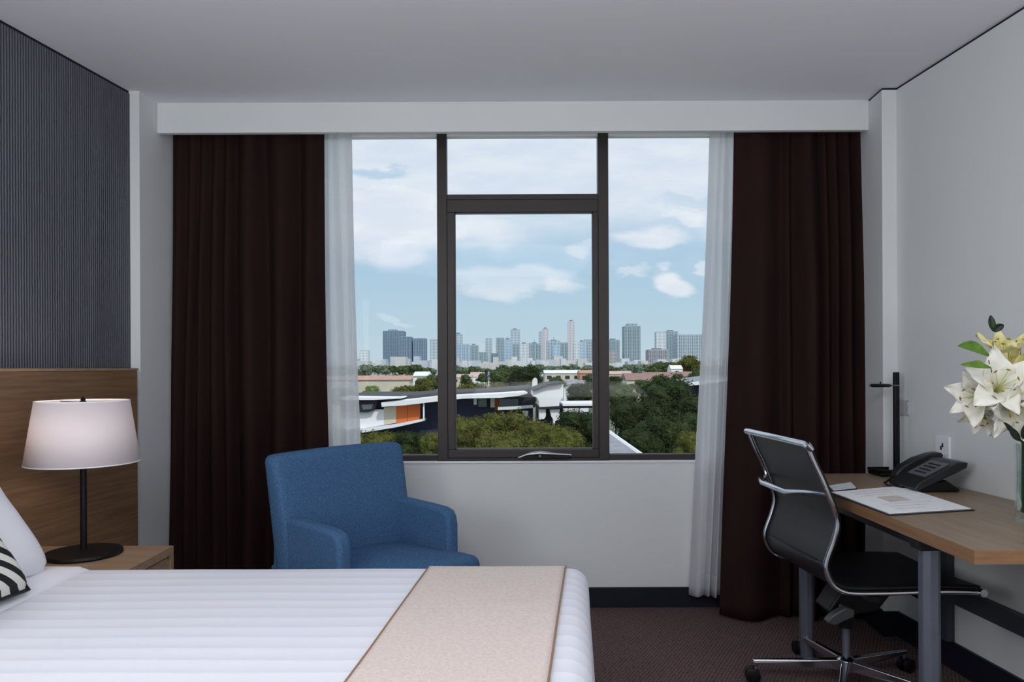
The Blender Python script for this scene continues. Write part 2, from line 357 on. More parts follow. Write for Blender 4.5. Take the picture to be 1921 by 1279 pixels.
bd = MB()
for (x0, z0, x1, z1) in ((gx0, gz0, gx1, gz0+.006), (gx0, gz1-.006, gx1, gz1), (gx0, gz0, gx0+.004, gz1), (gx1-.004, gz0, gx1, gz1)):
    bd.box((x0, sy0+.02, z0), (x1, sy0+.03, z1))
bd.build('glazing_bead', M_greypl, sash, smooth=0)
def pane(x0, x1, z0, z1, y, par): 
    MB().box((x0, y, z0), (x1, y+.005, z1)).build('glass_pane', M_glass, par, smooth=0)
pane(gx0, gx1, gz0, gz1, sy0+.032, sash)
pane(wx0+.02, ml0, zb, P(960, 254, FY0).z, FY0+.035, win); pane(mr1, wx1-.02, zb, P(960, 254, FY0).z, FY0+.035, win); pane(ml1, mr0, zt1, P(960, 254, FY0).z, FY0+.035, win)
for (x0, x1) in ((wx0+.02, ml0), (mr1, wx1-.02)):
    MB().box((x0, FY0+.02, zb), (x1, FY0+.034, zb+.006)).build('glazing_bead', M_greypl, win, smooth=0)
hw = MB(); q = lambda px, py, y=3.645: P(px, py, y)
hw.tube([q(972, 858), q(990, 852), q(1012, 849.5), q(1035, 851), (q(1072, 853))], [.004, .007, .010, .007, .005], 10)
winder = hw.build('window_winder', M_chrome, sash)
MB().box(tuple(q(978, 861, 3.65)), (q(1070, 861, 3.65).x, 3.67, q(978, 853, 3.65).z)).build('winder_housing', M_black, winder, bevel=.004)
MB().tube([q(1012, 857), q(1013, 847)], .008, 10).build('winder_knob', M_chrome, winder)
structure(MB().box((wx0-.02, WY-.008, wz0-.012), (wx1+.02, WY+.02, wz0-.001)).build('trim_7', M_whitepl, smooth=0, bevel=.002))
# curtain track
structure(MB().box((-1.58, 3.58, 2.375), (1.62, 3.62, CEIL)).build('trim_8', M_whitepl, smooth=0))

# ================================================================== CURTAINS
def curtain(name, material, label, cat, tx0, tx1, bx0, bx1, Y, z0, z1, grooves, amps, label_hem=None, sheer=False, ybot=0., bulge=0.):
    nu, nv = 150, 40
    knots = [0.0] + grooves + [1.0]
    def phase(u):
        for k in range(len(knots)-1):
            if u <= knots[k+1] + 1e-9:
                f = (u-knots[k])/(knots[k+1]-knots[k]); return k, f
        return len(knots)-2, 1.0
    def fn(u, v):
        k, f = phase(u)
        A = amps[k]
        y = -A*(math.sin(PI*f)**1.5 if f > 0 and f < 1 else 0)
        y += .004*math.sin(23*u + 2*v)*v
        wob = .012*noise.noise(Vector((u*5, v*2.2, k*3.1)))
        x = (tx0+(tx1-tx0)*u)*(1-v) + (bx0+(bx1-bx0)*u)*v + .006*math.sin(9*u+5*v)
        if u < .01 or u > .99: wob = 0
        sc = .55 + .45*min(1, v*3)
        return Vector((x, Y + y*sc + wob*v + ybot*v - bulge*math.sin(PI*min(1, v))*0, z1 + (z0-z1)*v))
    mb = MB().grid(fn, nu, nv)
    base = ((bx0+bx1)/2, Y, z0)
    o = mb.build(name, material, base=base, smooth=60, solid=.003)
    tag(o, label, cat)
    return o, fn
cx = lambda px, Y: (px-CX)/F*Y
curtain('curtain', M_curtain, 'long dark brown curtain hanging on the left, behind the blue armchair', 'curtain',
        cx(323, 3.52), cx(607, 3.52), cx(300, 3.46), cx(618, 3.50), 3.545, .015, 2.37,
        [.09, .17, .25, .34, .43, .62, .83], [.035, .035, .04, .035, .05, .088, .088, .088], ybot=-.02)
curtain('curtain', M_curtain, 'long dark brown curtain hanging on the right, behind the black office chair', 'curtain',
        cx(1382, 3.52), cx(1622, 3.52), cx(1358, 3.44), cx(1640, 3.50), 3.545, .015, 2.37,
        [.38, .46, .66, .72, .80, .9], [.088, .035, .088, .04, .05, .06, .06], ybot=-.035)
def sheer(label, tx0, tx1, bx0, bx1, z0, grooves, amps):
    o, fn = curtain('sheer_curtain', M_sheer, label, 'curtain', tx0, tx1, bx0, bx1, 3.625, z0, 2.37, grooves, amps)
    hm = MB().grid(lambda u, v: fn(u, .955 + .045*v) + Vector((0, -.004, 0)), 150, 3)
    hm.build('hem', M_sheer, o, smooth=60, solid=.002)
sheer('white sheer curtain beside the left brown curtain, above the armchair', cx(598, 3.62), cx(660, 3.62), cx(606, 3.62), cx(684, 3.62), .075, [.3, .62, .85], [.03, .035, .02, .025])
sheer('white sheer curtain beside the right brown curtain, reaching the baseboard', cx(1334, 3.62), cx(1392, 3.62), cx(1297, 3.58), cx(1366, 3.58), .075, [.36, .55, .75], [.035, .03, .04, .03])

# ================================================================== HEADBOARD, NIGHTSTAND, LAMP
TZ = EYE
hb = thing('headboard', (XL(1.6)+.04, 1.6, 0), 'tall wooden headboard panel against the dark ribbed wall behind the bed', 'headboard')
def lw(Y, off): return (XL(Y)+off, Y)
hbm = MB(); hbm.prism([(*lw(-.6, .004), .05), (*lw(-.6, .062), .05), (*lw(3.22, .062), .05), (*lw(3.22, .004), .05)], (0, 0, TZ-.05-.004)); hbm.build('headboard_panel', M_head, hb, smooth=0, bevel=.003)
MB().prism([(*lw(-.6, .003), TZ-.004), (*lw(-.6, .064), TZ-.004), (*lw(3.222, .064), TZ-.004), (*lw(3.222, .003), TZ-.004)], (0, 0, .01)).build('top_edge', M_night, hb, smooth=0)

NZ = .55
c1 = onz(326, 1023, NZ)
fx = c1.x; yf = c1.y; yn = 2.30
ns = thing('nightstand', (fx-.24, 2.5, 0), 'light wood nightstand under the lamp, between the bed and the brown curtain', 'nightstand')
bx = lambda Y: XL(Y)+.066
def nsbox(x0f, x1, y0, y1, z0, z1):
    return MB().prism([(x0f(y0), y0, z0), (x1, y0, z0), (x1, y1, z0), (x0f(y1), y1, z0)], (0, 0, z1-z0))
nsbox(bx, fx, yn, yf, NZ-.03, NZ).build('tabletop', M_night, ns, smooth=0, bevel=.002)
nsbox(bx, fx, yf-.022, yf, .06, NZ-.03).build('side_panel', M_night, ns, smooth=0, bevel=.001)
nsbox(bx, fx, yn, yn+.022, .06, NZ-.03).build('side_panel', M_night, ns, smooth=0, bevel=.001)
nsbox(bx, fx-.03, yn+.022, yf-.022, .06, .30).build('cabinet_body', M_night, ns, smooth=0)
dr = MB().box((fx-.03, yn+.026, .31), (fx-.008, yf-.027, NZ-.036)).build('drawer', M_night, ns, smooth=0, bevel=.002)
MB().box((fx-.008, 2.42, .40), (fx+.004, 2.54, .408)).build('drawer_pull', M_black, dr, bevel=.001)
MB().box((bx(2.4)+.04, yn+.03, 0), (fx-.05, yf-.03, .06)).build('plinth', M_black, ns, smooth=0)

lb = onz(157, 1041, NZ)
lp = thing('table_lamp', (lb.x, lb.y, NZ), 'bedside lamp with white drum shade on a thin black stem', 'lamp')
LY = lb.y; zz = lambda py: P(157, py, LY).z - NZ
MB().lathe([(.118, .001), (.121, .006), (.119, .014), (.03, .018), (.001, .018)], (lb.x, LY, NZ), 48, closed=False).add([], []).build('lamp_base', M_black, lp)
MB().tube([(lb.x, LY, NZ+.014), (lb.x, LY, NZ+zz(752))], .0105, 16).build('lamp_stem', M_black, lp)
z_b, z_t = zz(867), zz(752); k_ = LY/F
shd = MB().lathe([(96*k_, z_b), (78.5*k_, z_t)], (lb.x, LY, NZ), 64, closed=False).build('lamp_shade', M_shade, lp, solid=.002)
for r_, z_ in ((96*k_, z_b), (78.5*k_, z_t)):
    rg = MB().tube([(lb.x+r_*math.cos(a), LY+r_*math.sin(a), NZ+z_) for a in [2*PI*i/64 for i in range(65)]], .0022, 6, cap=False)
    rg.build('shade_trim', M_sheet, shd)
sp_ = MB()
for a in (0.5, 0.5+2*PI/3, 0.5+4*PI/3): sp_.tube([(lb.x, LY, NZ+z_t-.004), (lb.x+78*k_*math.cos(a), LY+78*k_*math.sin(a), NZ+z_t-.004)], .0018, 6)
sp_.build('shade_spider', M_greypl, lp)
MB().lathe([(.006, 0), (.008, .006), (.004, .014), (.0005, .016)], (lb.x, LY, NZ+z_t-.002), 16).build('finial', M_black, lp)
pd = bpy.data.lights.new('bulb', 'POINT'); pd.energy = 1.0; pd.color = (1, .78, .6); pd.shadow_soft_size = .03
po = bpy.data.objects.new('bulb_light', pd); col.objects.link(po); po.location = (lb.x, LY, NZ+(z_b+z_t)/2+.01)
po.location.x -= .03

# ================================================================== BED
BZ = .58
bed = thing('bed', (-.75, 1.4, 0), 'large bed made up in white striped cover with turned-down sheet', 'bed')
fy = P(600, 1061.5, 1)       # far edge
BYF = onz(600, 1061.5, BZ).y; BYN = .35
def footx(Y): return .226 + .089*(Y-2.26)
def headx(Y): return XL(Y)+.07
MB().prism([(headx(BYN+.1), BYN+.1, .04), (footx(BYN)-.06, BYN+.1, .04), (footx(BYF)-.06, BYF-.08, .04), (headx(BYF), BYF-.08, .04)], (0, 0, .26)).build('bed_base', M_valance, bed, smooth=0, bevel=.02)
MB().prism([(headx(BYN+.06), BYN+.06, .30), (footx(BYN)-.04, BYN+.06, .30), (footx(BYF)-.04, BYF-.05, .30), (headx(BYF), BYF-.05, .30)], (0, 0, .25)).build('mattress', M_sheet, bed, smooth=0, bevel=.04)
for (lx, ly) in ((-1.7, BYN+.2), (-1.7, BYF-.2), (.08, BYN+.2), (.12, BYF-.2)):
    MB().tube([(lx, ly, 0), (lx, ly, .05)], .03, 12).build('leg', M_black, bed)
# bed cover: top surface rolling over the foot and both long sides
def coverpt(s_, t_, lift=0., x_head=-1.72):
    """s_ along the bed from head to foot, t_ from near to far; both may exceed the top's edge"""
    drop_x = 0; drop_y = 0
    Lt = BYF - BYN; Y = BYN + t_
    if t_ > Lt - .05: Y = BYF - .05
    if t_ < .05: Y = BYN + .05
    fxx = footx(Y)
    X = x_head + s_
    r = .055
    z = BZ; 
    def roll(e):
        # e: distance past the start of the rounded edge -> outward, downward
        if e <= 0: return e, 0
        q_ = r*PI/2
        if e < q_: a = e/r; return r*math.sin(a), r*(1-math.cos(a))
        return r + (e-q_)*.055, r + (e-q_)*.998
    ox, dz1 = roll(X-(fxx-r)); 
    if X > fxx-r: X = fxx-r+ox
    if t_ > Lt-r: oy, dz2 = roll(t_-(Lt-r)); Y = BYF-r+oy
    elif t_ < r: oy, dz2 = roll(r-t_); Y = BYN+r-oy
    else: dz2 = 0; Y = BYN+t_
    dz = math.hypot(dz1, dz2) if (dz1 < r and dz2 < r) else max(dz1, dz2)
    if dz1 > 0 and dz2 > 0:
        dd = min(dz1, dz2); X -= min(.03, dd*.1); Y -= min(.03, dd*.1)
    w1 = .004*noise.noise(Vector((X*2.2, Y*3, 0))) + .0003*math.sin(Y*2*PI/.0655 + 1.5*noise.noise(Vector((X*1.3, Y*2, 4))))*(1 if lift < .004 else .2)
    out = .012*noise.noise(Vector((X*4, Y*4, 3)))*min(1, dz*3)
    return Vector((X + (out if dz1 > .1 else 0), Y + (out if dz2 > .1 else 0), z - dz + (w1 if dz < .02 else 0) + lift*(1 if dz < .05 else .7)))
x_h = -1.30
LXT = .226 - x_h + .38; LYT = BYF - BYN
MB().grid(lambda u, v: coverpt(u*LXT, -.36 + v*(LYT+.72), 0, x_h), 110, 190).build('bed_cover', M_duvet, bed, smooth=80, solid=.006)
# turned-down sheet between cover and pillows
def sheetpt(u, v):
    p = coverpt(u*.50, -.30 + v*(LYT+.60), .008, -1.76); e = abs(u-1)
    if u > .93: p.z -= .012*((u-.93)/.07)**2
    Xn = XL(p.y)+.075
    p.x = Xn + (x_h+.035+.03*(p.y-2.2)*.3 - Xn)*u
    return p
so = MB().grid(sheetpt, 14, 120).build('turned_down_sheet', M_sheet, bed, smooth=80, solid=.012)
# runner
run = MB()
ra, rb = onz(810, 1062, BZ), onz(655, 1279, BZ); rc, rd = onz(1062, 1059, BZ), onz(1030, 1279, BZ)
def runx(Y, side):
    (p, q_) = (ra, rb) if side == 0 else (rc, rd)
    return p.x + (q_.x-p.x)*(Y-p.y)/(q_.y-p.y)
def runpt(u, v):
    t_ = -.30 + v*(LYT+.60)
    Y = min(max(BYN+t_, BYN+.02), BYF-.02)
    X = runx(Y, 0)*(1-u) + runx(Y, 1)*u
    return coverpt(X + 1.72, t_, .009, -1.72)
ro = run.grid(runpt, 24, 140).build('bed_runner', M_runner, base=(-.1, 1.4, BZ), smooth=80, solid=.005)
tag(ro, 'beige woven runner laid across the foot of the white bed', 'bed runner')
hm = MB()
for side in (0, 1):
    hm.tube([runpt(side, i/60) + Vector((0, 0, .0015)) for i in range(61)], .0028, 6)
hm.build('stitched_edge', M_runneredge, ro)

def pillow(name, material, c, w, h, th, tilt, yaw, label, cat, piping=None, extra=0.):
    """w along Y, h up, leaning back by tilt about Y; c is the bottom centre"""
    R = Matrix.Translation(c) @ Matrix.Rotation(yaw, 4, 'Z') @ Matrix.Rotation(-tilt, 4, 'Y')
    N = 28
    def f(sgn):
        def g(u, v):
            a = 2*u-1; b = 2*v-1
            e = max(0, (1-a**4)*(1-b**4))**.5
            pin = 1 - .06*(1-abs(b)**2)*abs(a)**3; pin2 = 1 - .06*(1-abs(a)**2)*abs(b)**3
            wr = .006*noise.noise(Vector((a*3, b*3, sgn*2)))*e
            return R @ Vector((sgn*th/2*e**.8 + wr, a*w/2*pin, h/2 + b*h/2*pin2))
        return g
    mb = MB().grid(f(1), N, N); n = len(mb.v); g2 = MB().grid(f(-1), N, N)
    mb.add(g2.v, [tuple(reversed(q_)) for q_ in g2.f])
    o = mb.build(name, material, base=tuple(c), smooth=80)
    tag(o, label, cat)
    if piping:
        ring = []
        g = f(1)
        for i in range(N): ring.append(g(i/N, 0))
        for i in range(N): ring.append(g(1, i/N))
        for i in range(N): ring.append(g(1-i/N, 1))
        for i in range(N+1): ring.append(g(0, 1-i/N))
        MB().tube(ring, .006, 8, cap=False).build('piping', piping, o)
    return o
pillow('pillow', M_sheet, Vector((-1.365, 1.86, BZ+.012)), .66, .50, .17, .60, .0, 'white pillow leaning on the headboard behind the striped cushion', 'pillow')
pillow('cushion', M_zebra, Vector((-1.265, 1.735, BZ+.022)), .46, .44, .12, .60, .05, 'black and cream zebra striped cushion at the head of the bed', 'cushion', M_black)

# ================================================================== BLUE ARMCHAIR
B0 = Vector((-.918, 2.87, 0)); fdir = Vector((.78, -.626, 0)).normalized(); ldir = Vector((.626, .78, 0)).normalized()
ac = thing('armchair', tuple(B0 + fdir*.3 + ldir*.31), 'blue fabric armchair under the window between the curtain and the bed', 'armchair')
def L(f, l, z): return B0 + fdir*f + ldir*l + Vector((0, 0, z))
W_ = .62
# backrest: curved rounded slab
def cushion_block(corners_fn, nu, nv, nw):
    """closed box-like solid sampled with corners_fn(a,b,c) with a,b,c in [0,1]"""
    mb = MB()
    for (fix, val, fl) in (('a', 0, 1), ('a', 1, 0), ('b', 0, 0), ('b', 1, 1), ('c', 0, 1), ('c', 1, 0)):
        if fix == 'a': g = MB().grid(lambda u, v: corners_fn(val, u, v), nv, nw)
        elif fix == 'b': g = MB().grid(lambda u, v: corners_fn(u, val, v), nu, nw)
        else: g = MB().grid(lambda u, v: corners_fn(u, v, val), nu, nv)
        mb.add(g.v, [tuple(reversed(q_)) for q_ in g.f] if fl else g.f)
    return mb
def rounded(a, b, c, ha, hb_, hc, r):
    """map unit cube point to a rounded box of half sizes"""
    p = Vector(((2*a-1)*ha, (2*b-1)*hb_, (2*c-1)*hc))
    inner = Vector((max(-(ha-r), min(ha-r, p.x)), max(-(hb_-r), min(hb_-r, p.y)), max(-(hc-r), min(hc-r, p.z))))
    d = p - inner
    return inner + d.normalized()*r if d.length > 1e-9 else p
def sm(x):   # concentrate samples near edges
    return .5 - .5*math.cos(PI*x)
def rbox(ha, hb_, hc, r, warp, nu=18, nv=18, nw=10):
    return cushion_block(lambda a, b, c: warp(rounded(sm(a), sm(b), sm(c), ha, hb_, hc, r)), nu, nv, nw)
# a = lateral, b = height, c = thickness
def backwarp(p):
    l = p.x; z = p.y; f = p.z
    zz_ = z + .60                      # centre height .60, half .25 -> .35 ... .85
    k = (zz_-.35)/.5
    lat = l*(1+.075*k)                # a little wider at the top
    fwd = f*(1-.25*k) + .06 - .065*k - .018*math.cos(l/.31*PI/2)*(1 if f > 0 else .3) + (.016 if f > 0 else 0)*(1-abs(2*k-1))
    return L(fwd, lat+.31, zz_ + .006*math.cos(l/.31*PI/2)*(1 if z > .2 else 0))
o = rbox(.312, .25, .052, .032, backwarp, 26, 20, 8).build('backrest', M_blue, ac, smooth=50)
# arms: side profile in (f,z) swept laterally, rounded
prof = [(-.02, .17), (.392, .17), (.395, .30), (.395, .42), (.394, .53), (.388, .566), (.372, .590), (.34, .601), (.28, .606), (.14, .614), (-.01, .62)]
for l0, l1 in ((0, .062), (W_-.062, W_)):
    am = MB().prism([L(f, l0, z) for f, z in prof], ldir*(l1-l0))
    am.build('armrest', M_blue, ac, smooth=50, bevel=.018, seg=5)
def seatwarp(p):
    l = p.x; f = p.y; z = p.z
    crown = .022*math.cos(l/.24*PI/2)*math.cos(min(1, abs(f)/.28)*PI/2) if z > 0 else 0
    return L(f + .320, l*(1.0 + .10*max(0, min(1, (f-.06)/.08))) + .31, .377 + z + crown)
rbox(.245, .245, .062, .04, seatwarp, 18, 22, 8).build('seat_cushion', M_blue, ac, smooth=50)
MB().prism([L(.02, .05, .17), L(.50, .05, .17), L(.50, W_-.05, .17), L(.02, W_-.05, .17)], (0, 0, .15)).build('seat_frame', M_blue, ac, smooth=50, bevel=.02)
MB().prism([L(-.045, .01, .17), L(.03, .01, .17), L(.03, W_-.01, .17), L(-.045, W_-.01, .17)], (0, 0, .25)).build('back_panel', M_blue, ac, smooth=50, bevel=.015)
for f_, l_ in ((.03, .05), (.03, W_-.05), (.44, .06), (.44, W_-.06)):
    MB().tube([L(f_, l_, 0), L(f_, l_, .175)], [.014, .022], 12).build('leg', M_black, ac)

# ================================================================== DESK
DZ = .714
desk = thing('desk', (1.45, 2.55, 0), 'wooden writing desk on grey steel legs along the right wall', 'desk')
DY0, DY1 = onz(1819, 1032, DZ).y, 3.25
dx0 = 1.166
wr_ = lambda Y: XR(Y)-.002
tp = MB().prism([(dx0, DY0, DZ-.036), (wr_(DY0), DY0, DZ-.036), (wr_(DY1), DY1, DZ-.036), (dx0, DY1, DZ-.036)], (0, 0, .036-.001)).build('desktop', M_deskedge, desk, smooth=0)
MB().prism([(dx0+.001, DY0+.001, DZ-.001), (wr_(DY0), DY0+.001, DZ-.001), (wr_(DY1), DY1, DZ-.001), (dx0+.001, DY1, DZ-.001)], (0, 0, .001)).build('veneer_top', M_desk, tp, smooth=0)
def octleg(x, y, s_=.0275):
    mb = MB(); pr = []
    for a in range(8):
        an = PI/8 + a*PI/4; pr.append((x+s_*1.08*math.cos(an)*1.0, y+s_*1.08*math.sin(an), 0))
    mb.prism(pr, (0, 0, DZ-.037)); return mb
octleg(1.222, 2.19).build('leg', M_steel, desk, smooth=0, bevel=.004)
octleg(1.196, 3.04).build('leg', M_steel, desk, smooth=0, bevel=.004)
MB().box((1.18, 2.16, DZ-.07), (1.26, 2.22, DZ-.036)).build('leg_bracket', M_black, desk, smooth=0, bevel=.004)
MB().box((1.21, 2.22, DZ-.075), (1.235, 3.02, DZ-.037)).build('frame_rail', M_blackpl, desk, smooth=0, bevel=.003)
MB().box((1.66, 2.0, DZ-.075), (1.70, 3.1, DZ-.037)).build('frame_rail', M_blackpl, desk, smooth=0, bevel=.003)

# compendium and card
cA, cB, cC, cD = onz(1554, 925, DZ), onz(1690, 913, DZ), onz(1829, 958, DZ), onz(1668, 968, DZ)
cp = tag(MB().prism([cA, cD, cC, cB], (0, 0, .004)).build('compendium', M_blackpl, base=tuple((cA+cC)/2), smooth=0, bevel=.001), 'open black guest folder lying on the desk beside the office chair', 'folder')
def inset(p, k, z, c=(cA+cC)/2): q_ = c + (p-c)*k; q_.z = z; return q_
MB().prism([inset(p, .95, DZ+.0045) for p in (cA, cD, cC, cB)], (0, 0, .002)).build('printed_sheet', M_paperw, cp, smooth=0)['label'] = 'white printed page'
pm = MB()
def onpage(u, v): return cA.lerp(cB, u).lerp(cD.lerp(cC, u), v)
for (u0, v0, u1, v1) in ((.34, .38, .62, .60), ):
    pm.add([onpage(u0, v0), onpage(u1, v0), onpage(u1, v1), onpage(u0, v1)], [(0, 3, 2, 1)])
for p in pm.v: p.z = DZ+.0068
pm.build('printed_motif', M_printtan, cp, smooth=0)
pl = MB()
for i in range(9):
    v_ = .12 + i*.09
    if .34 < v_ < .64: continue
    pl.add([onpage(.2, v_), onpage(.8 - .12*(i % 3), v_), onpage(.8 - .12*(i % 3), v_+.012), onpage(.2, v_+.012)], [(0, 3, 2, 1)])
for p in pl.v: p.z = DZ+.0068
pl.build('printed_lines', M_printtan, cp, smooth=0)
k1 = [onz(*p_, DZ) for p_ in ((1553, 914), (1562, 923), (1608, 918), (1597, 907))]
cdm = MB().prism(k1, (0, 0, .004)).build('card', M_blackpl, base=tuple(k1[0]), smooth=0)
tag(cdm, 'small white card with dark edge on the desk above the folder', 'card')
kc = sum(k1, Vector())/4
MB().prism([kc + (p-kc)*.93 + Vector((0, 0, .0045)) for p in k1], (0, 0, .003)).build('card_face', M_whitepl, cdm, smooth=0)

# desk lamp
dl0 = onz(1682, 891, DZ); LYd = dl0.y
dl = thing('desk_lamp', tuple(dl0), 'slim black desk lamp with upright post and short arm', 'lamp')
b0 = P(1642, 895, LYd)
MB().box((P(1640, 890, LYd).x, LYd-.055, DZ+.001), (P(1722, 890, LYd).x, LYd+.06, DZ+.016)).build('lamp_base', M_black, dl, bevel=.005)
rim = MB(); x0, x1, y0, y1 = P(1640, 890, LYd).x, P(1680, 890, LYd).x, LYd-.055, LYd+.06
rim.box((x0, y0, DZ+.016), (x0+.004, y1, DZ+.028)); rim.box((x0, y1-.004, DZ+.016), (x1, y1, DZ+.028)); rim.box((x0, y0, DZ+.016), (x1, y0+.004, DZ+.028))
rim.build('tray_rim', M_black, dl, smooth=0)
ztop = P(1682, 698, LYd).z
MB().box((dl0.x-.0115, LYd-.008, DZ+.014), (dl0.x+.0115, LYd+.008, ztop)).build('lamp_post', M_black, dl, bevel=.003)
za = P(1682, 723, LYd).z
arm = MB().tube([(P(1628, 723, LYd).x, LYd-.012, za), (dl0.x+.006, LYd-.012, za)], .0035, 8).build('lamp_arm', M_greypl, dl)
MB().lathe([(.001, -.006), (.036, -.006), (.043, 0), (.038, .007), (.001, .009)], (P(1649, 723, LYd).x, LYd-.012, za), 24).build('lamp_head', M_black, arm)
MB().lathe([(.003, 0), (.003, .010)], (P(1649, 723, LYd).x, LYd-.012, za+.007), 8).build('lamp_knob', M_black, arm)

# telephone
ph = thing('telephone', (1.60, 2.83, DZ), 'black desk telephone with its handset on the cradle', 'telephone')
def phs(y0, y1, pts, name, par, m, bev=.004): 
    return MB().prism([(x, y0, z) for x, z in pts], (0, y1-y0, 0)).build(name, m, par, smooth=40, bevel=bev)
body = phs(2.73, 2.905, [(1.470, DZ+.016), (1.484, DZ+.006), (1.664, DZ+.092), (1.668, DZ+.112), (1.63, DZ+.112), (1.49, DZ+.040)], 'phone_body', ph, M_blackpl)
MB().prism([(1.52, 2.75, DZ+.0565), (1.61, 2.75, DZ+.1025), (1.61, 2.87, DZ+.1025), (1.52, 2.87, DZ+.0565)], (-.001, 0, .003)).build('keypad', M_greypl, body, smooth=0)
keys = MB()
for i in range(4):
    for j in range(3):
        xk = 1.532 + i*.018; zk = DZ+.064 + i*.018*.51
        keys.box((xk, 2.775+j*.026, zk), (xk+.011, 2.793+j*.026, zk+.007))
keys.build('keys', M_blackpl, body, smooth=0)
phs(2.75, 2.89, [(1.49, DZ+.001), (1.645, DZ+.001), (1.65, DZ+.010), (1.60, DZ+.045), (1.55, DZ+.032)], 'phone_stand', ph, M_black)
hp0 = [(1.52, DZ+.035), (1.54, DZ+.024), (1.575, DZ+.05), (1.64, DZ+.082), (1.675, DZ+.094), (1.71, DZ+.118), (1.70, DZ+.132), (1.66, DZ+.128), (1.60, DZ+.108), (1.545, DZ+.076), (1.525, DZ+.055)]
hp = [(x - .022, z - .004) for x, z in hp0]
phs(2.915, 2.965, hp, 'handset', ph, M_blackpl, .006)
phs(2.90, 2.975, [(1.50, DZ+.001), (1.62, DZ+.001), (1.62, DZ+.05), (1.56, DZ+.03), (1.50, DZ+.012)], 'cradle', ph, M_black)
cdp = [(1.50, 2.94, DZ+.03), (1.46, 2.93, DZ+.008), (1.45, 2.88, DZ+.006), (1.47, 2.82, DZ+.007), (1.50, 2.80, DZ+.02)]
MB().tube(cdp, .004, 8).build('phone_cord', M_black, ph)

# wall plates
def wallplate(Ya, Yb, z0, z1, label, th=.01, m=M_whitepl, group=None, name='power_outlet', cat='outlet'):
    o = MB().prism([(XR(Ya)-th, Ya, z0), (XR(Yb)-th, Yb, z0), (XR(Yb)-.0005, Yb, z0), (XR(Ya)-.0005, Ya, z0)], (0, 0, z1-z0)).build(name, m, base=(XR(Ya), (Ya+Yb)/2, z0), smooth=0, bevel=.002)
    return tag(o, label, cat)
oo = wallplate(2.915, 2.998, .795, .902, 'white power outlet on the right wall above the telephone')
for dy, dz in ((-.006, .072), (.004, .060)):
    yk = 2.957+dy; MB().box((XR(yk)-.0125, yk-.003, .795+dz-.008), (XR(yk)-.009, yk+.003, .795+dz+.008)).build('socket_slot', M_black, oo, smooth=0)
yk = 2.957; MB().box((XR(yk)-.014, yk-.012, .815), (XR(yk)-.008, yk+.012, .835)).build('rocker_switch', M_whitepl, oo, smooth=0, bevel=.001)
s2 = wallplate(3.175, 3.258, .968, 1.035, 'pale blank wall plate near the desk lamp post', .006, M_plate, name='wall_plate', cat='wall plate')
yk = 3.19; MB().box((XR(yk)-.010, yk-.01, .975), (XR(yk)-.005, yk+.012, 1.028)).build('rocker_switch', M_plate, s2, smooth=0)
# cables hanging under the desk
cb = MB().tube([(1.63, 2.95, DZ-.075), (1.60, 2.92, .60), (1.56, 2.88, .56), (1.62, 2.80, .53), (1.68, 2.75, .60), (1.68, 2.70, DZ-.08)], .006, 8)
tag(cb.build('power_cable', M_black, base=(1.63, 2.95, .5), smooth=60), 'black power cable looping under the desk', 'cable')

# ================================================================== VASE WITH LILIES
vp = Vector((1.545, 2.215, DZ)); VH = .235; VR = .046
va = thing('vase', tuple(vp), 'clear cylindrical glass vase on the desk at the right edge of the photo', 'vase')
MB().lathe([(.001, .001), (VR, .001), (VR, .02), (VR*.98, VH*.7), (VR*1.02, VH), (VR*1.02-.004, VH), (VR*.98-.004, VH*.7), (VR-.004, .022), (.001, .02)], vp, 40, closed=False).build('vase_glass', M_vase, va)
MB().lathe([(.001, .024), (VR-.006, .024), (VR-.006, .15), (.001, .15)], vp, 32, closed=False).build('water', M_water, va)
rnd = random.Random(3)
def petal_mesh(c, d, side, length, width, curl, cup=.25):
    d = d.normalized(); side = (side - d*side.dot(d)).normalized(); bi = d.cross(side)
    def fn(u, v):
        s_ = v
        # path: starts along d, bends outwards to side
        ang = .35 + curl*s_*s_
        pos = Vector()
        n = 10
        for i in range(int(n*s_)+1):
            ss = min(s_, i/n); an = .30 + curl*ss**1.4
            step = min(1/n, max(0, s_-i/n))
            pos += (d*math.cos(an) + side*math.sin(an))*step*length
        w_ = width*(math.sin(PI*min(1, s_**.75*.98+.02))**.8)*(u-.5)
        an = .30 + curl*s_**1.4; nrm = (side*math.cos(an)*-1 + d*math.sin(an))
        ruffle = .10*width*math.sin(14*s_ + 6*u)*abs(u-.5)*2
        return c + pos + bi*w_ + nrm*(cup*width*(2*u-1)**2*.5*(1-s_*.4) + ruffle)
    return MB().grid(fn, 8, 14)
vbase = vp + Vector((0, 0, .03))
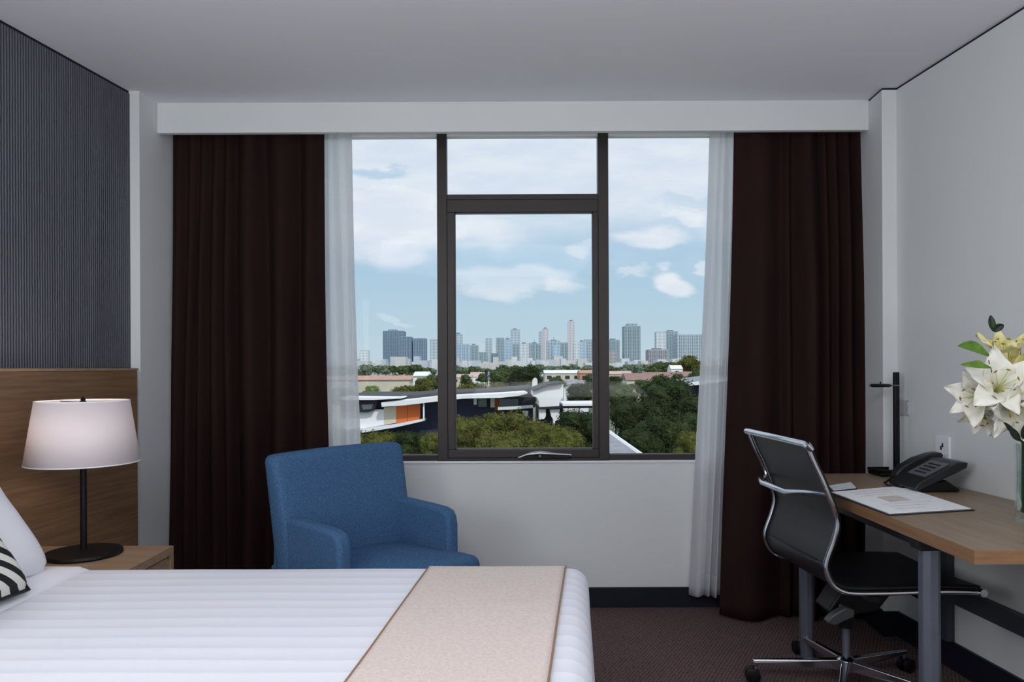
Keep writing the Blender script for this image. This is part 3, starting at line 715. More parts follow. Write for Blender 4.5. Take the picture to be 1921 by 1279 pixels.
def lily(px, py, Y, d, size, label, pm_=M_petal, stemtop=None, roll=0., curl=1.25):
    c = P(px, py, Y); d = Vector(d).normalized()
    li = thing('lily', tuple(vbase), label, 'flower', 'lilies in the vase')
    base_c = c - d*size*.35
    side0 = d.orthogonal().normalized()
    for k in range(6):
        a = roll + k*PI/3; s_ = Matrix.Rotation(a, 3, d) @ side0
        wd = size*(.60 if k % 2 else .46)
        petal_mesh(base_c + d*(.002*(k % 2)), d, s_, size*(1.0 + .06*rnd.uniform(-1, 1)), wd, curl + rnd.uniform(-.2, .25)).build('petal', pm_, li, smooth=80, solid=.0008)
    st = MB(); an = MB()
    for k in range(6):
        a = roll + .5 + k*PI/3; s_ = Matrix.Rotation(a, 3, d) @ side0
        tip = base_c + d*size*.72 + s_*size*.22
        st.tube([base_c, base_c + d*size*.4 + s_*size*.05, tip], .0011, 5)
        e = d.cross(s_)
        an.tube([tip - e*.006, tip, tip + e*.006], [.0012, .0026, .0012], 6)
    st.tube([base_c, base_c + d*size*.8], [.002, .0013], 6)
    st.build('stamens', M_throat, li); an.build('anthers', M_anther, li)
    mid = vbase + Vector((max(-.03, (c.x-vbase.x)*.3), (c.y-vbase.y)*.12, VH - .03))
    low = vbase + Vector((rnd.choice((-.034, -.026, .01, -.03)), rnd.uniform(-.012, .012), 0))
    top = base_c - d*.015
    pts = [low, low.lerp(mid, .5), mid, mid.lerp(top, .5) + Vector((0, 0, .008)), top, base_c + d*.01]
    MB().tube(pts, [.0028, .0028, .0026, .0024, .003, .006], 8).build('stem', M_stem, li)
    return li
lily(1836, 742, 2.16, (-.75, -.45, -.10), .125, 'white lily furthest out to the side, facing the telephone', roll=.3)
lily(1874, 726, 2.12, (-.25, -.85, .35), .15, 'large white lily at the middle of the bouquet, petals spread wide', roll=.9, curl=1.45)
lily(1893, 762, 2.12, (.0, -.9, -.25), .14, 'white lily with golden anthers lowest in the bouquet', roll=.1, curl=1.3)
lily(1884, 668, 2.22, (-.1, -.3, .9), .125, 'cream yellow lily at the top of the bouquet', M_petaly, roll=.5, curl=1.0)
lily(1925, 695, 2.18, (.45, -.6, .4), .14, 'cream lily at the photo edge beside the top lily', M_petaly, roll=.2, curl=1.2)
lily(1846, 770, 2.22, (-.55, -.3, -.65), .105, 'drooping half open white lily under the outermost one', roll=.7, curl=.75)
lily(1930, 745, 2.10, (.3, -.8, -.1), .135, 'white lily at the photo edge just above the vase rim', roll=.4, curl=1.2)
def leaf_grid(a, b, width, bend, nrm=(0, -1, .2)):
    a, b = Vector(a), Vector(b); d = b-a; n = Vector(nrm).normalized(); sd2 = d.cross(n).normalized(); n2 = sd2.cross(d).normalized()
    return MB().grid(lambda u, v: a + d*v + Vector((0, 0, 1))*bend*math.sin(PI*v) + sd2*(u-.5)*width*math.sin(PI*(.03+.94*v))**.8 + n2*(.18*width*abs(2*u-1)), 6, 12)
def sprig(px0, py0, leaves, Y, label, m, stem_from=(1890, 800)):
    s0 = thing('leaf_sprig', tuple(vbase), label, 'leaves')
    tip = P(px0, py0, Y); sf = P(*stem_from, 2.24)
    MB().tube([vbase, vbase + Vector((0, 0, VH)), sf.lerp(tip, .5) + Vector((0, .02, 0)), tip], [.0022, .002, .0017, .0012], 7).build('stem', M_stem, s0)
    for (ax, ay, bx_, by_, w_, bend, dy) in leaves:
        leaf_grid(P(ax, ay, Y), P(bx_, by_, Y+dy), w_, bend).build('leaf', m, s0, smooth=80, solid=.0008)
sprig(1863, 640, [(1862, 622, 1857, 592, .022, 0, .01), (1865, 622, 1882, 608, .022, .003, -.015)], 2.2, 'dark green leaf pair on a thin stalk above the bouquet', M_leafd, (1880, 700))
sprig(1855, 676, [(1853, 668, 1796, 649, .030, .012, -.03)], 2.08, 'single bright green leaf arching out at the upper side of the bouquet', M_leaf, (1878, 720))
sprig(1859, 690, [(1858, 690, 1802, 684, .018, .004, -.03), (1850, 690, 1822, 680, .018, .004, .02)], 2.06, 'yellow-green bud leaves just below the single bright leaf', M_leaf, (1880, 720))
sprig(1905, 812, [(1908, 822, 1882, 792, .016, .002, -.03), (1915, 820, 1900, 790, .026, .0, .02), (1918, 822, 1930, 785, .03, 0, -.03), (1912, 826, 1890, 802, .024, .0, -.02)], 2.10, 'dark green leaves just over the vase rim', M_leafd, (1915, 826))

# ================================================================== OFFICE CHAIR
CYN, CYF = 2.50, 2.98
oc = thing('office_chair', (1.215, 2.74, 0), 'black leather office chair with polished aluminium frame pushed to the desk', 'office chair')
pp = [(.986, .915), (1.008, .86), (1.036, .80), (1.058, .745), (1.077, .695), (1.086, .648), (1.073, .594), (1.055, .545), (1.047, .512), (1.053, .480), (1.073, .447), (1.105, .427), (1.15, .420), (1.25, .420), (1.357, .423), (1.47, .424), (1.571, .421)]
def catmull(p, n=5):
    out = []
    for i in range(len(p)-1):
        p0 = Vector(p[max(i-1, 0)]); p1 = Vector(p[i]); p2 = Vector(p[i+1]); p3 = Vector(p[min(i+2, len(p)-1)])
        for k in range(n):
            t_ = k/n
            out.append(.5*((2*p1) + (-p0+p2)*t_ + (2*p0-5*p1+4*p2-p3)*t_*t_ + (-p0+3*p1-3*p2+p3)*t_**3))
    out.append(Vector(p[-1])); return out
prf = catmull(pp)
def chp(v, Y):   # v in [0,1] along the profile, Y between the two rails
    x = v*(len(prf)-1); i = min(int(x), len(prf)-2); p = prf[i].lerp(prf[i+1], x-i)
    return Vector((p.x - .04*(Y-CYN)/(CYF-CYN), Y, p.y))
for Y in (CYN, CYF):
    r_ = MB().tube([chp(i/(len(prf)-1), Y) for i in range(len(prf))], .0085, 10)
    # lower inner lip of the rail
    r_.build('side_rail', M_chrome, oc)
def seatsurf(u, v):
    Y = CYN + .008 + (CYF-CYN-.016)*u
    p = chp(v, Y); q0 = chp(max(0, v-.01), Y); q1 = chp(min(1, v+.01), Y); d = (q1-q0).normalized(); n = Vector((-d.z, 0, d.x))
    n = Vector((d.z, 0, -d.x)) * -1
    s_ = math.sin(PI*u)
    sag = -.012*s_ if v > .5 else .008*s_
    return p + n*(.012 + sag*.5)
sl = MB().grid(seatsurf, 22, 170).build('seat_sling', M_leather, oc, smooth=60, solid=.014)
tb = chp(0, CYN); tf = chp(0, CYF)
MB().tube([tf + Vector((0, .035, .004)), tf + Vector((0, .03, .006)), tf + Vector((0, 0, .008)), tb + Vector((0, 0, .004)), tb + Vector((0, -.014, -.002)), tb + Vector((0.012, -.018, -.014))], [.006, .012, .013, .013, .013, .008], 14).build('top_bar', M_chrome, oc)
bn, bf = chp(.185, CYN), chp(.205, CYF)
MB().tube([bf + Vector((-.012, .03, .006)), bf + Vector((-.03, .01, .0)), bf + Vector((-.045, -.06, -.004)), (bn+bf)/2 + Vector((-.05, -.04, -.012)), bn + Vector((-.04, .09, -.004)), bn + Vector((-.012, .02, 0)), bn + Vector((.0, 0, 0))], .0115, 14).build('back_brace', M_chrome, oc)
fb0, fb1 = chp(1, CYN), chp(1, CYF)
MB().tube([fb0 + Vector((0, -.012, 0)), fb1 + Vector((0, .012, 0))], .0135, 14).build('front_bar', M_chrome, oc)
ccx, ccy = 1.222, 2.74
mech = MB().prism([(1.13, 2.68, .30), (1.16, 2.68, .275), (1.31, 2.68, .300), (1.36, 2.68, .36), (1.36, 2.68, .395), (1.18, 2.68, .375)], (0, .12, 0)).build('tilt_mechanism', M_black, oc, smooth=40, bevel=.008)
cr2 = MB(); cr2.box((1.20, CYN+.01, .385), (1.235, CYF-.01, .405)); cr2.box((1.38, CYN+.01, .385), (1.41, CYF-.01, .405)); cr2.box((1.2, 2.70, .38), (1.40, 2.78, .40)); cr2.build('seat_support', M_black, oc, smooth=0, bevel=.003)
lv = MB().prism([(1.10, 2.62, .282), (1.13, 2.62, .268), (1.20, 2.62, .300), (1.20, 2.62, .325), (1.17, 2.62, .335), (1.12, 2.62, .305)], (0, .035, 0)).build('tilt_lever', M_lever, mech, smooth=40, bevel=.006)
MB().tube([(1.17, 2.64, .322), (1.18, 2.72, .322)], .006, 8).build('lever_rod', M_greypl, mech)
MB().lathe([(.028, .225), (.028, .29)], (ccx, ccy, 0), 20).build('column_sleeve', M_black, oc)
MB().lathe([(.0135, .10), (.0135, .23)], (ccx, ccy, 0), 20).build('gas_column', M_steel, oc)
MB().lathe([(.018, .055), (.032, .065), (.036, .085), (.034, .108), (.022, .118), (.012, .12)], (ccx, ccy, 0), 24).build('base_hub', M_chrome, oc)
for k in range(5):
    a = math.radians(170 + 72*k); d = Vector((math.cos(a), math.sin(a), 0)); s_ = Vector((-d.y, d.x, 0)); c0 = Vector((ccx, ccy, 0)); RR = .33
    lm = MB().prism([c0 + d*.02 + s_*.016 + Vector((0, 0, .068)), c0 + d*RR + s_*.010 + Vector((0, 0, .074)), c0 + d*RR - s_*.010 + Vector((0, 0, .074)), c0 + d*.02 - s_*.016 + Vector((0, 0, .068))], (0, 0, .001))
    lm = MB(); A = [(.02, .016, .068), (.02, -.016, .068), (.02, -.014, .108), (.02, .014, .108)]; B = [(RR, .009, .070), (RR, -.009, .070), (RR, -.006, .086), (RR, .006, .086)]
    lm.add([c0 + d*f + s_*l + Vector((0, 0, z)) for f, l, z in A+B], [(3, 2, 1, 0), (4, 5, 6, 7), (0, 1, 5, 4), (1, 2, 6, 5), (2, 3, 7, 6), (3, 0, 4, 7)])
    lg = lm.build('base_leg', M_chrome, oc, smooth=0, bevel=.004)
    wc_ = c0 + d*(RR-.012)
    MB().tube([wc_ + Vector((0, 0, .05)), wc_ + Vector((0, 0, .074))], .006, 8).build('caster_pin', M_chrome, lg)
    wh = MB()
    for off in (-.014, .014):
        c1_ = wc_ + s_*off + d*.012 + Vector((0, 0, .027))
        wh.tube([c1_ - s_*.009, c1_ - s_*.007, c1_ + s_*.007, c1_ + s_*.009], [.022, .027, .027, .022], 20)
    wh.tube([wc_ + d*.012 + Vector((0, 0, .03)) - s_*.008, wc_ + d*.012 + Vector((0, 0, .03)) + s_*.008], .014, 10)
    wh.build('caster', M_black, lg)

# ================================================================== OUTSIDE
GZ = -14.0
def flat(name, rgb, rgb2=None, rough=.8, scale=.2, **k): return mat(name, rgb, rough, rgb2=rgb2 or tuple(int(v*.9) for v in rgb), vscale=scale, spec=.2, **k)
M_ground = flat('city_ground', (120, 126, 108), (88, 98, 76), scale=.02)
structure(MB().add([(-3500, 14, GZ), (3500, 14, GZ), (3500, 7000, GZ), (-3500, 7000, GZ)], [(0, 1, 2, 3)]).build('ground', M_ground, smooth=0))

def facade(name, wall, glassc, nx=.28, nz=.3):
    """wall colour, distance haze mixed in, with rows of window bands"""
    m = mat(name, wall, .7, var=.05, vscale=.03, spec=.2); t = m.node_tree; b = pbsdf(m)
    tcn = t.nodes.new('ShaderNodeTexCoord'); sp_ = t.nodes.new('ShaderNodeSeparateXYZ'); t.links.new(tcn.outputs['Object'], sp_.inputs[0])
    hx = mth(t, 'FRACT', mth(t, 'MULTIPLY', mth(t, 'ADD', sp_.outputs[0], sp_.outputs[1]), 1/9.0)); hz = mth(t, 'FRACT', mth(t, 'MULTIPLY', sp_.outputs[2], 1/7.0))
    f = mth(t, 'MULTIPLY', mth(t, 'GREATER_THAN', hx, nx), mth(t, 'GREATER_THAN', hz, nz))
    src = b.inputs['Base Color'].links[0].from_socket
    t.links.new(mixc(t, f, src, lin(glassc)), b.inputs['Base Color'])
    return m
FM = {  # pale blue-grey cast is distance haze painted into the facade colours
 'dark':  facade('hazed_blue_grey_facade', (128, 150, 170), (110, 134, 157), .15, .15),
 'teal':  facade('hazed_grey_green_facade', (164, 182, 190), (138, 160, 171), .3, .2),
 'blue':  facade('hazed_blue_facade', (184, 205, 220), (158, 186, 208), .3, .3),
 'grey':  facade('hazed_grey_facade', (190, 203, 211), (160, 177, 191), .35, .35),
 'pale':  facade('hazed_pale_facade', (214, 222, 227), (184, 198, 208), .4, .4),
 'pink':  facade('hazed_pink_facade', (214, 208, 213), (182, 184, 195), .45, .3),
 'brown': facade('hazed_brown_facade', (172, 166, 170), (148, 152, 162), .4, .4),
}
M_cap = flat('hazed_roof_concrete', (168, 182, 194)); M_capd = flat('hazed_plant_room', (128, 146, 164))  # tower roofs carry the same haze in their colour
def tower(x0, x1, yt, D, kind, label, top=None, depth=None):
    a = P(x0, yt, D); b = P(x1, yt, D); h = a.z; w = b.x-a.x; dp = depth or max(w*.9, 14)
    cxm = (a.x+b.x)/2
    th_ = thing('high_rise', (cxm, D+dp/2, GZ), label, 'building', 'towers of the distant skyline')
    MB().box((a.x, D, GZ), (b.x, D+dp, h)).build('tower_body', FM[kind], th_, smooth=0)
    px_ = D/F
    MB().box((a.x+w*.05, D+.5, h), (b.x-w*.05, D+dp-.5, h+.8*px_)).build('parapet', M_cap, th_, smooth=0)
    if top == 'plant': MB().box((a.x+w*.25, D+2, h), (a.x+w*.65, D+dp*.7, h+3*px_)).build('plant_room', M_capd, th_, smooth=0)
    elif top == 'step': MB().box((a.x+w*.2, D+2, h), (b.x-w*.2, D+dp*.7, h+5*px_)).build('penthouse', FM[kind], th_, smooth=0)
    elif top == 'mast': 
        MB().box((a.x+w*.3, D+2, h), (b.x-w*.3, D+dp*.6, h+3*px_)).build('plant_room', M_capd, th_, smooth=0)
        MB().tube([(cxm, D+dp*.3, h), (cxm, D+dp*.3, h+8*px_)], .35*px_, 6).build('mast', M_capd, th_)
    if w > 22*px_ or kind in ('dark', 'teal'):
        n = max(3, int(w/(4*px_)))
        for i in range(1, n):
            xx = a.x + w*i/n
            MB().box((xx-.35*px_, D-1.2, GZ), (xx+.35*px_, D, h-1)).build('facade_fin', M_cap, th_, smooth=0)
    return th_
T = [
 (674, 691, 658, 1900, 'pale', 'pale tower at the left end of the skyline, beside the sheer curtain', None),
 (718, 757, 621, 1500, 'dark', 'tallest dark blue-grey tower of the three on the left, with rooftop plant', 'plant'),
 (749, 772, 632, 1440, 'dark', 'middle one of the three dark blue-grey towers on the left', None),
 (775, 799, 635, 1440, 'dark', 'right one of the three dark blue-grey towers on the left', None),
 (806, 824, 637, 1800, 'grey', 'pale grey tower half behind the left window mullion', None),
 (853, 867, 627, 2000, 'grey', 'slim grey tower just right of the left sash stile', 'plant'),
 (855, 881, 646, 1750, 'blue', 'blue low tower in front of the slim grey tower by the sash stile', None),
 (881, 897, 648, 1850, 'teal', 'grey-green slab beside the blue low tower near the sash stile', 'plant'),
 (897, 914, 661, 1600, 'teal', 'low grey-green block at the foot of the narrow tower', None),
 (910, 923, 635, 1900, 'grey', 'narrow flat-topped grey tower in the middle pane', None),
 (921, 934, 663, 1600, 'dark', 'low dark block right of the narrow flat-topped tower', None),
 (930, 946, 634, 1800, 'teal', 'grey-green tower left of the hazy blue tower', None),
 (943, 961, 637, 1850, 'blue', 'hazy blue tower with a mast, left of the raised square tower', 'mast'),
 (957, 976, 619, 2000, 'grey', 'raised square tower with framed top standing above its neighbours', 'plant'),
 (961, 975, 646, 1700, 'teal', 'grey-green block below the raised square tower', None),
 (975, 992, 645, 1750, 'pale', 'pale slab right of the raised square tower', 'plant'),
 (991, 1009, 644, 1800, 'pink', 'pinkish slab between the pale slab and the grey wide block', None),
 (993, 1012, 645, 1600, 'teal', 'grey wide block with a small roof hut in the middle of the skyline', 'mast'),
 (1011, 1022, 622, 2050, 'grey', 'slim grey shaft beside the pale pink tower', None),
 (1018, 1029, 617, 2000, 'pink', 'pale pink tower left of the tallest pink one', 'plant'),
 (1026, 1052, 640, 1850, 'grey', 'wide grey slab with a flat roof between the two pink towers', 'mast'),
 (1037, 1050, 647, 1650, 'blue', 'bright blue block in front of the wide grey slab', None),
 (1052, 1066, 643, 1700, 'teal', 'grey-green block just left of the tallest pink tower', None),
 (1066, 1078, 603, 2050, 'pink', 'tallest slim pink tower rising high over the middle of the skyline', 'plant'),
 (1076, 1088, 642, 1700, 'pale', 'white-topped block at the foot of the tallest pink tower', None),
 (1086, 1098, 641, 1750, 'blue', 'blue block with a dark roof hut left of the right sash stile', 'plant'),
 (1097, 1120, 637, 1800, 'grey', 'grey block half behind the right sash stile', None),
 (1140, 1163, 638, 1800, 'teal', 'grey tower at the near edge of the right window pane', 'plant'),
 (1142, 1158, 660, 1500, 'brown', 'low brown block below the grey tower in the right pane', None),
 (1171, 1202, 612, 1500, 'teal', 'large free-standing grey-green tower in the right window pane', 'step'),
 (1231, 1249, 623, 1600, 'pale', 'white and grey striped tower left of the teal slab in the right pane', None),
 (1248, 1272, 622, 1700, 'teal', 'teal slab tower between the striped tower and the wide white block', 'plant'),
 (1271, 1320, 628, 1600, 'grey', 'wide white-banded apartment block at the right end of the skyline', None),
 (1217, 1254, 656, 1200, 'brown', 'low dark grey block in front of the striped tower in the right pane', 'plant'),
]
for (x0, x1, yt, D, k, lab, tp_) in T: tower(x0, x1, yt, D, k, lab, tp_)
# low city blocks along the foot of the towers, haze mixed into their colours
rc_ = random.Random(11)
def pane_of(x): return 'left' if x < 832 else 'middle' if x < 1130 else 'right'
lowm = [flat('hazed_block_white', (216, 220, 224), (190, 200, 208), scale=.03), flat('hazed_block_lilac', (196, 202, 214), (174, 184, 198), scale=.03), flat('hazed_block_cream', (208, 208, 204), (184, 190, 192), scale=.03)]
lowp = []
x = 570
while x < 1420:
    w = rc_.uniform(9, 20); D = rc_.uniform(800, 1250); yt = rc_.uniform(668, 682)
    if not (1200 < x + w/2 < 1262 and D > 1150) and not (820 < x + w/2 < 846 or 1120 < x + w/2 < 1140):
        a = P(x, yt, D); b = P(x+w, yt, D)
        m_ = MB().box((a.x, D, GZ), (b.x, D+25, a.z))
        o = m_.build('low_building', rc_.choice(lowm), base=((a.x+b.x)/2, D+12, GZ), smooth=0)
        tag(o, 'small pale low building at the foot of the far towers, seen through the %s pane' % pane_of(x), 'building', 'low pale buildings below the skyline, %s pane' % pane_of(x))
    x += w*.8

# --- houses in the middle distance
M_terra = flat('terracotta_roof', (196, 160, 146), (172, 134, 120), scale=1.5); M_terrd = flat('brown_tile_roof', (158, 132, 124), (134, 110, 104), scale=1.5)
M_cream = flat('cream_render', (206, 202, 186), (196, 190, 172)); M_wht = flat('white_render', (236, 238, 240), (226, 228, 232)); M_orr = flat('ochre_render', (206, 168, 128), (176, 128, 104))
M_lav = flat('blue_grey_roof', (132, 140, 172), (116, 124, 154)); M_greyroof = flat('grey_metal_roof', (150, 154, 160), (134, 138, 146), scale=2); M_pinkr = flat('pink_roof', (206, 184, 182), (186, 156, 152), scale=1)
M_win = flat('dark_window_glass', (58, 64, 76), rough=.2)
def house(x0, x1, ye, yr, D, wallm, roofm, label, depth=None, nwin=3):
    """gabled house: eaves at photo row ye, ridge at yr"""
    a, b = P(x0, ye, D), P(x1, ye, D); ze = a.z; zr = P(x0, yr, D).z; dp = depth or 10
    ho = thing('house', ((a.x+b.x)/2, D+dp/2, GZ), label, 'house')
    MB().box((a.x, D, GZ), (b.x, D+dp, ze)).build('walls', wallm, ho, smooth=0)
    ov = (b.x-a.x)*.02
    MB().prism([(a.x-ov, D-.4, ze), (a.x-ov, D+dp+.4, ze), (a.x-ov, D+dp/2, zr)], (b.x-a.x+2*ov, 0, 0)).build('roof', roofm, ho, smooth=0)
    for i in range(nwin):
        xx = a.x + (b.x-a.x)*(i+.5)/nwin; s_ = min(1.0, (b.x-a.x)/nwin*.25)
        MB().box((xx-s_, D-.05, ze-2.6), (xx+s_, D+.05, ze-1.1)).build('window', M_win, ho, smooth=0)
    return ho
house(600, 768, 713, 705, 190, M_cream, M_terra, 'long cream house with terracotta roof beside the left sheer curtain', 12, 0)
house(775, 803, 705, 697, 170, M_wht, M_wht, 'small white gabled house among trees in the left pane', 8, 2)
house(745, 775, 716, 708, 215, M_cream, M_terrd, 'brown-roofed house beside the small white gabled one', 9, 0)
house(845, 884, 708, 702, 420, M_cream, M_pinkr, 'cream house with pink roof at the left of the middle pane', 14, 2)
house(882, 908, 707, 698, 480, M_wht, M_pinkr, 'small pink-roofed white house next to the cream one in the middle pane', 14, 1)
house(915, 942, 709, 697, 380, M_cream, M_lav, 'house with lavender blue roof between trees in the middle pane', 12, 0)
house(1022, 1090, 700, 694, 330, M_cream, M_wht, 'long pale flat-roofed house right of the large dark green tree', 14, 4)
house(1088, 1122, 700, 694, 300, M_orr, M_terra, 'ochre house beside the right sash stile', 12, 2)
house(1140, 1186, 702, 696, 360, M_cream, M_pinkr, 'cream house with pink roof at the near edge of the right pane', 14, 3)
house(1176, 1232, 713, 700, 230, M_cream, M_terrd, 'brown-tiled house above the big tree in the right pane', 14, 3)
house(1212, 1268, 709, 698, 300, M_cream, M_terrd, 'middle brown-tiled house in the roof row of the right pane', 14, 2)
house(1258, 1312, 706, 697, 320, M_orr, M_terrd, 'brown-tiled house at the right end of the roof row', 14, 3)
house(1259, 1281, 692, 685, 420, M_wht, M_wht, 'white box house standing above the brown roofs', 10, 1)
house(1160, 1205, 712, 708, 268, M_cream, M_wht, 'white flat-roofed shed left of the brown-tiled houses', 10, 0)
house(1058, 1104, 722, 714, 195, M_wht, M_greyroof, 'grey-roofed white house right of the white curved wall', 12, 0)

# --- modern building with sweeping white roof
MD = 88.0
M_navy = flat('navy_wall_shade', (56, 60, 84), (44, 48, 70), scale=.4); M_orange = flat('orange_panel', (214, 118, 66), (204, 108, 58), scale=.3)  # navy is the shade of the wall put into its colour
M_roofdk = flat('dark_roof_membrane', (84, 86, 88), (70, 72, 74), scale=.5); M_glz = flat('grey_glazing', (104, 116, 120), (84, 94, 100), scale=.3, rough=.25) if False else mat('grey_glazing', (104, 116, 120), .25, rgb2=(84, 94, 100), vscale=.3)
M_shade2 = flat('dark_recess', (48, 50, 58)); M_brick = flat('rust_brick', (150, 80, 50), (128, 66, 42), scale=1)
def poly(pts, D, dep): return MB().prism([P(px, py, D) for px, py in reversed(pts)], (0, dep, 0))
mb_ = thing('villa', (P(850, 760, MD).x, MD+8, GZ), 'modern flat-roofed building with sweeping white eaves and orange wall panels', 'building')
poly([(640, 762), (700, 762), (716, 760), (822, 750), (900, 748), (1000, 745), (1000, 790), (880, 790), (880, 900), (640, 900)], MD+2, 14).build('dark_facade', M_navy, mb_, smooth=0)
poly([(640, 742), (754, 742), (822, 737), (900, 734), (1000, 727), (1000, 740), (822, 747), (716, 754), (640, 748)], MD+4, 16).build('roof_deck', M_roofdk, mb_, smooth=0)
poly([(640, 745), (680, 745.5), (740, 746), (752, 745), (752, 747.5), (700, 750), (640, 750)], MD-1, 12).build('roof_fascia', M_wht, mb_, smooth=0)
poly([(715, 755), (760, 751), (822, 744), (870, 741.5), (940, 738), (984, 735), (990, 737.5), (975, 742), (940, 746), (870, 747.5), (822, 752.5), (760, 760), (716, 763)], MD-1.2, 13).build('roof_fascia', M_wht, mb_, smooth=0)
poly([(640, 768), (720, 768), (720, 797), (682, 803), (640, 806)], MD+.3, .4).build('balcony_wall', M_wht, mb_, smooth=0)
poly([(720, 764), (743, 762), (743, 793), (720, 797)], MD+.3, .4).build('cream_panel', M_cream, mb_, smooth=0)
poly([(743, 762), (763.6, 760), (763.6, 790.5), (743, 794)], MD+.3, .4).build('orange_panel', M_orange, mb_, smooth=0)
poly([(764.4, 760), (788, 757), (788, 786.5), (764.4, 790.4)], MD+.3, .4).build('orange_panel', M_orange, mb_, smooth=0)
poly([(640, 806), (682, 804), (740, 796), (793, 786), (795, 789.5), (742, 801.5), (683, 811), (640, 814)], MD-.8, 3).build('balcony_slab', M_wht, mb_, smooth=0)
poly([(793.5, 755.5), (796, 755.5), (796, 789.5), (793.5, 789.5)], MD-.8, .5).build('balcony_post', M_wht, mb_, smooth=0)
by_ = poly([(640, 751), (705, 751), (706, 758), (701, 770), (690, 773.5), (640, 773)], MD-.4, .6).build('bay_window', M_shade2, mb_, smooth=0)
poly([(678, 759), (700, 757), (697, 767), (681, 768.5)], MD-.45, .1).build('bay_pane', M_glz, by_, smooth=0)
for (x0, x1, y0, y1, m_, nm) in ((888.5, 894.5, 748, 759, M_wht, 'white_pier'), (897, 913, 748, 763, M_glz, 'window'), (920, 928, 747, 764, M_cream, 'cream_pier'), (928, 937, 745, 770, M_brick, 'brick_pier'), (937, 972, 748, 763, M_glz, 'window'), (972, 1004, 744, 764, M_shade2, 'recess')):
    poly([(x0, y0), (x1, y0), (x1, y1), (x0, y1)], MD+1.2, .7).build(nm, m_, mb_, smooth=0)
poly([(934, 764), (1000, 761), (1000, 765), (960, 768), (934, 769)], MD-.5, 3).build('terrace_slab', M_wht, mb_, smooth=0)
poly([(979, 770), (991, 771), (990, 781), (984, 779)], MD, .5).build('terrace_pier', M_wht, mb_, smooth=0)
WD = 78.0
ww = thing('white_pavilion', (P(1030, 760, WD).x, WD+4, GZ), 'white pavilion wall with curved top standing among the trees', 'building')
poly([(999.5, 735), (1012, 729), (1028, 724), (1057, 720), (1056, 746), (1050, 751), (1049, 761.5), (1012, 763.5), (1011, 752), (1007, 745), (999.5, 743)], WD, 8).build('curved_wall', M_wht, ww, smooth=0)
poly([(1000, 731), (1028, 720), (1057, 716.5), (1057, 719.5), (1028, 723.5), (1000, 734)], WD-.5, 10).build('roof_edge', M_roofdk, ww, smooth=0)
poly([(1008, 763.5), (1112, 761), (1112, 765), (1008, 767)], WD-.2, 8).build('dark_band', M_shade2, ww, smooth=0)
poly([(1056, 757.5), (1122, 757), (1122, 761), (1056, 761.5)], WD-.6, 7).build('parapet', M_wht, ww, smooth=0)
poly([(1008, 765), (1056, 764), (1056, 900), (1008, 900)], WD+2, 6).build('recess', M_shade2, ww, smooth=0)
poly([(1011.5, 767), (1024, 767), (1024, 780), (1021, 785.5), (1011.5, 787)], WD+.2, 1.7).build('wall_panel', M_wht, ww, smooth=0)
poly([(1031.5, 768), (1050, 767), (1049.5, 787), (1041.5, 789), (1041, 800), (1038, 800), (1038, 787), (1034, 780)], WD+.2, 1.7).build('wall_panel', M_wht, ww, smooth=0)
ch_ = poly([(998, 735), (999, 714), (1001, 710.5), (1005, 708.5), (1008, 711), (1009, 735)], 115, 2).build('chimney', M_wht, base=tuple(P(1003, 735, 115)), smooth=0)
tag(ch_, 'small white chimney above the dark roof left of the white pavilion', 'chimney')
RD = 95.0
rb = thing('flat_roofed_building', (P(1330, 720, RD).x, RD+6, GZ), 'building with a white flat roof edge beside the right sheer curtain', 'building')
poly([(1293, 719), (1330, 713), (1380, 708), (1380, 714), (1330, 719), (1294, 724)], RD-1, 12).build('roof_fascia', M_wht, rb, smooth=0)
poly([(1284, 716), (1330, 710), (1380, 705), (1380, 708), (1330, 713), (1290, 718.5)], RD, 12).build('roof_deck', M_greyroof, rb, smooth=0)
poly([(1300, 723), (1380, 714), (1380, 900), (1300, 900)], RD+2, 9).build('dark_facade', M_navy, rb, smooth=0)
# grey hipped roof low in the right pane
g0, g1, g2 = P(1136, 808, 44), P(1212, 862, 38), P(1136, 864, 38)
gr = thing('low_roofed_house', (g0.x, 46, GZ), 'grey sheet roof poking up at the foot of the right pane', 'house')
gm = MB().add([g0, g1, g2, g0 + Vector((.3, 6, -.1)), g1 + Vector((2, 12, -3))], [(0, 2, 1), (0, 3, 2), (0, 1, 4)]).build('roof', M_greyroof, gr, smooth=0, solid=.2)
MB().box((g2.x+.5, 38.5, GZ), (g1.x-.4, 41.5, g1.z-.3)).build('walls', M_cream, gr, smooth=0)
MB().tube([g0 + Vector((0, 0, .06)), g1 + Vector((0, 0, .06))], .13, 6).build('ridge_cap', M_wht, gr)

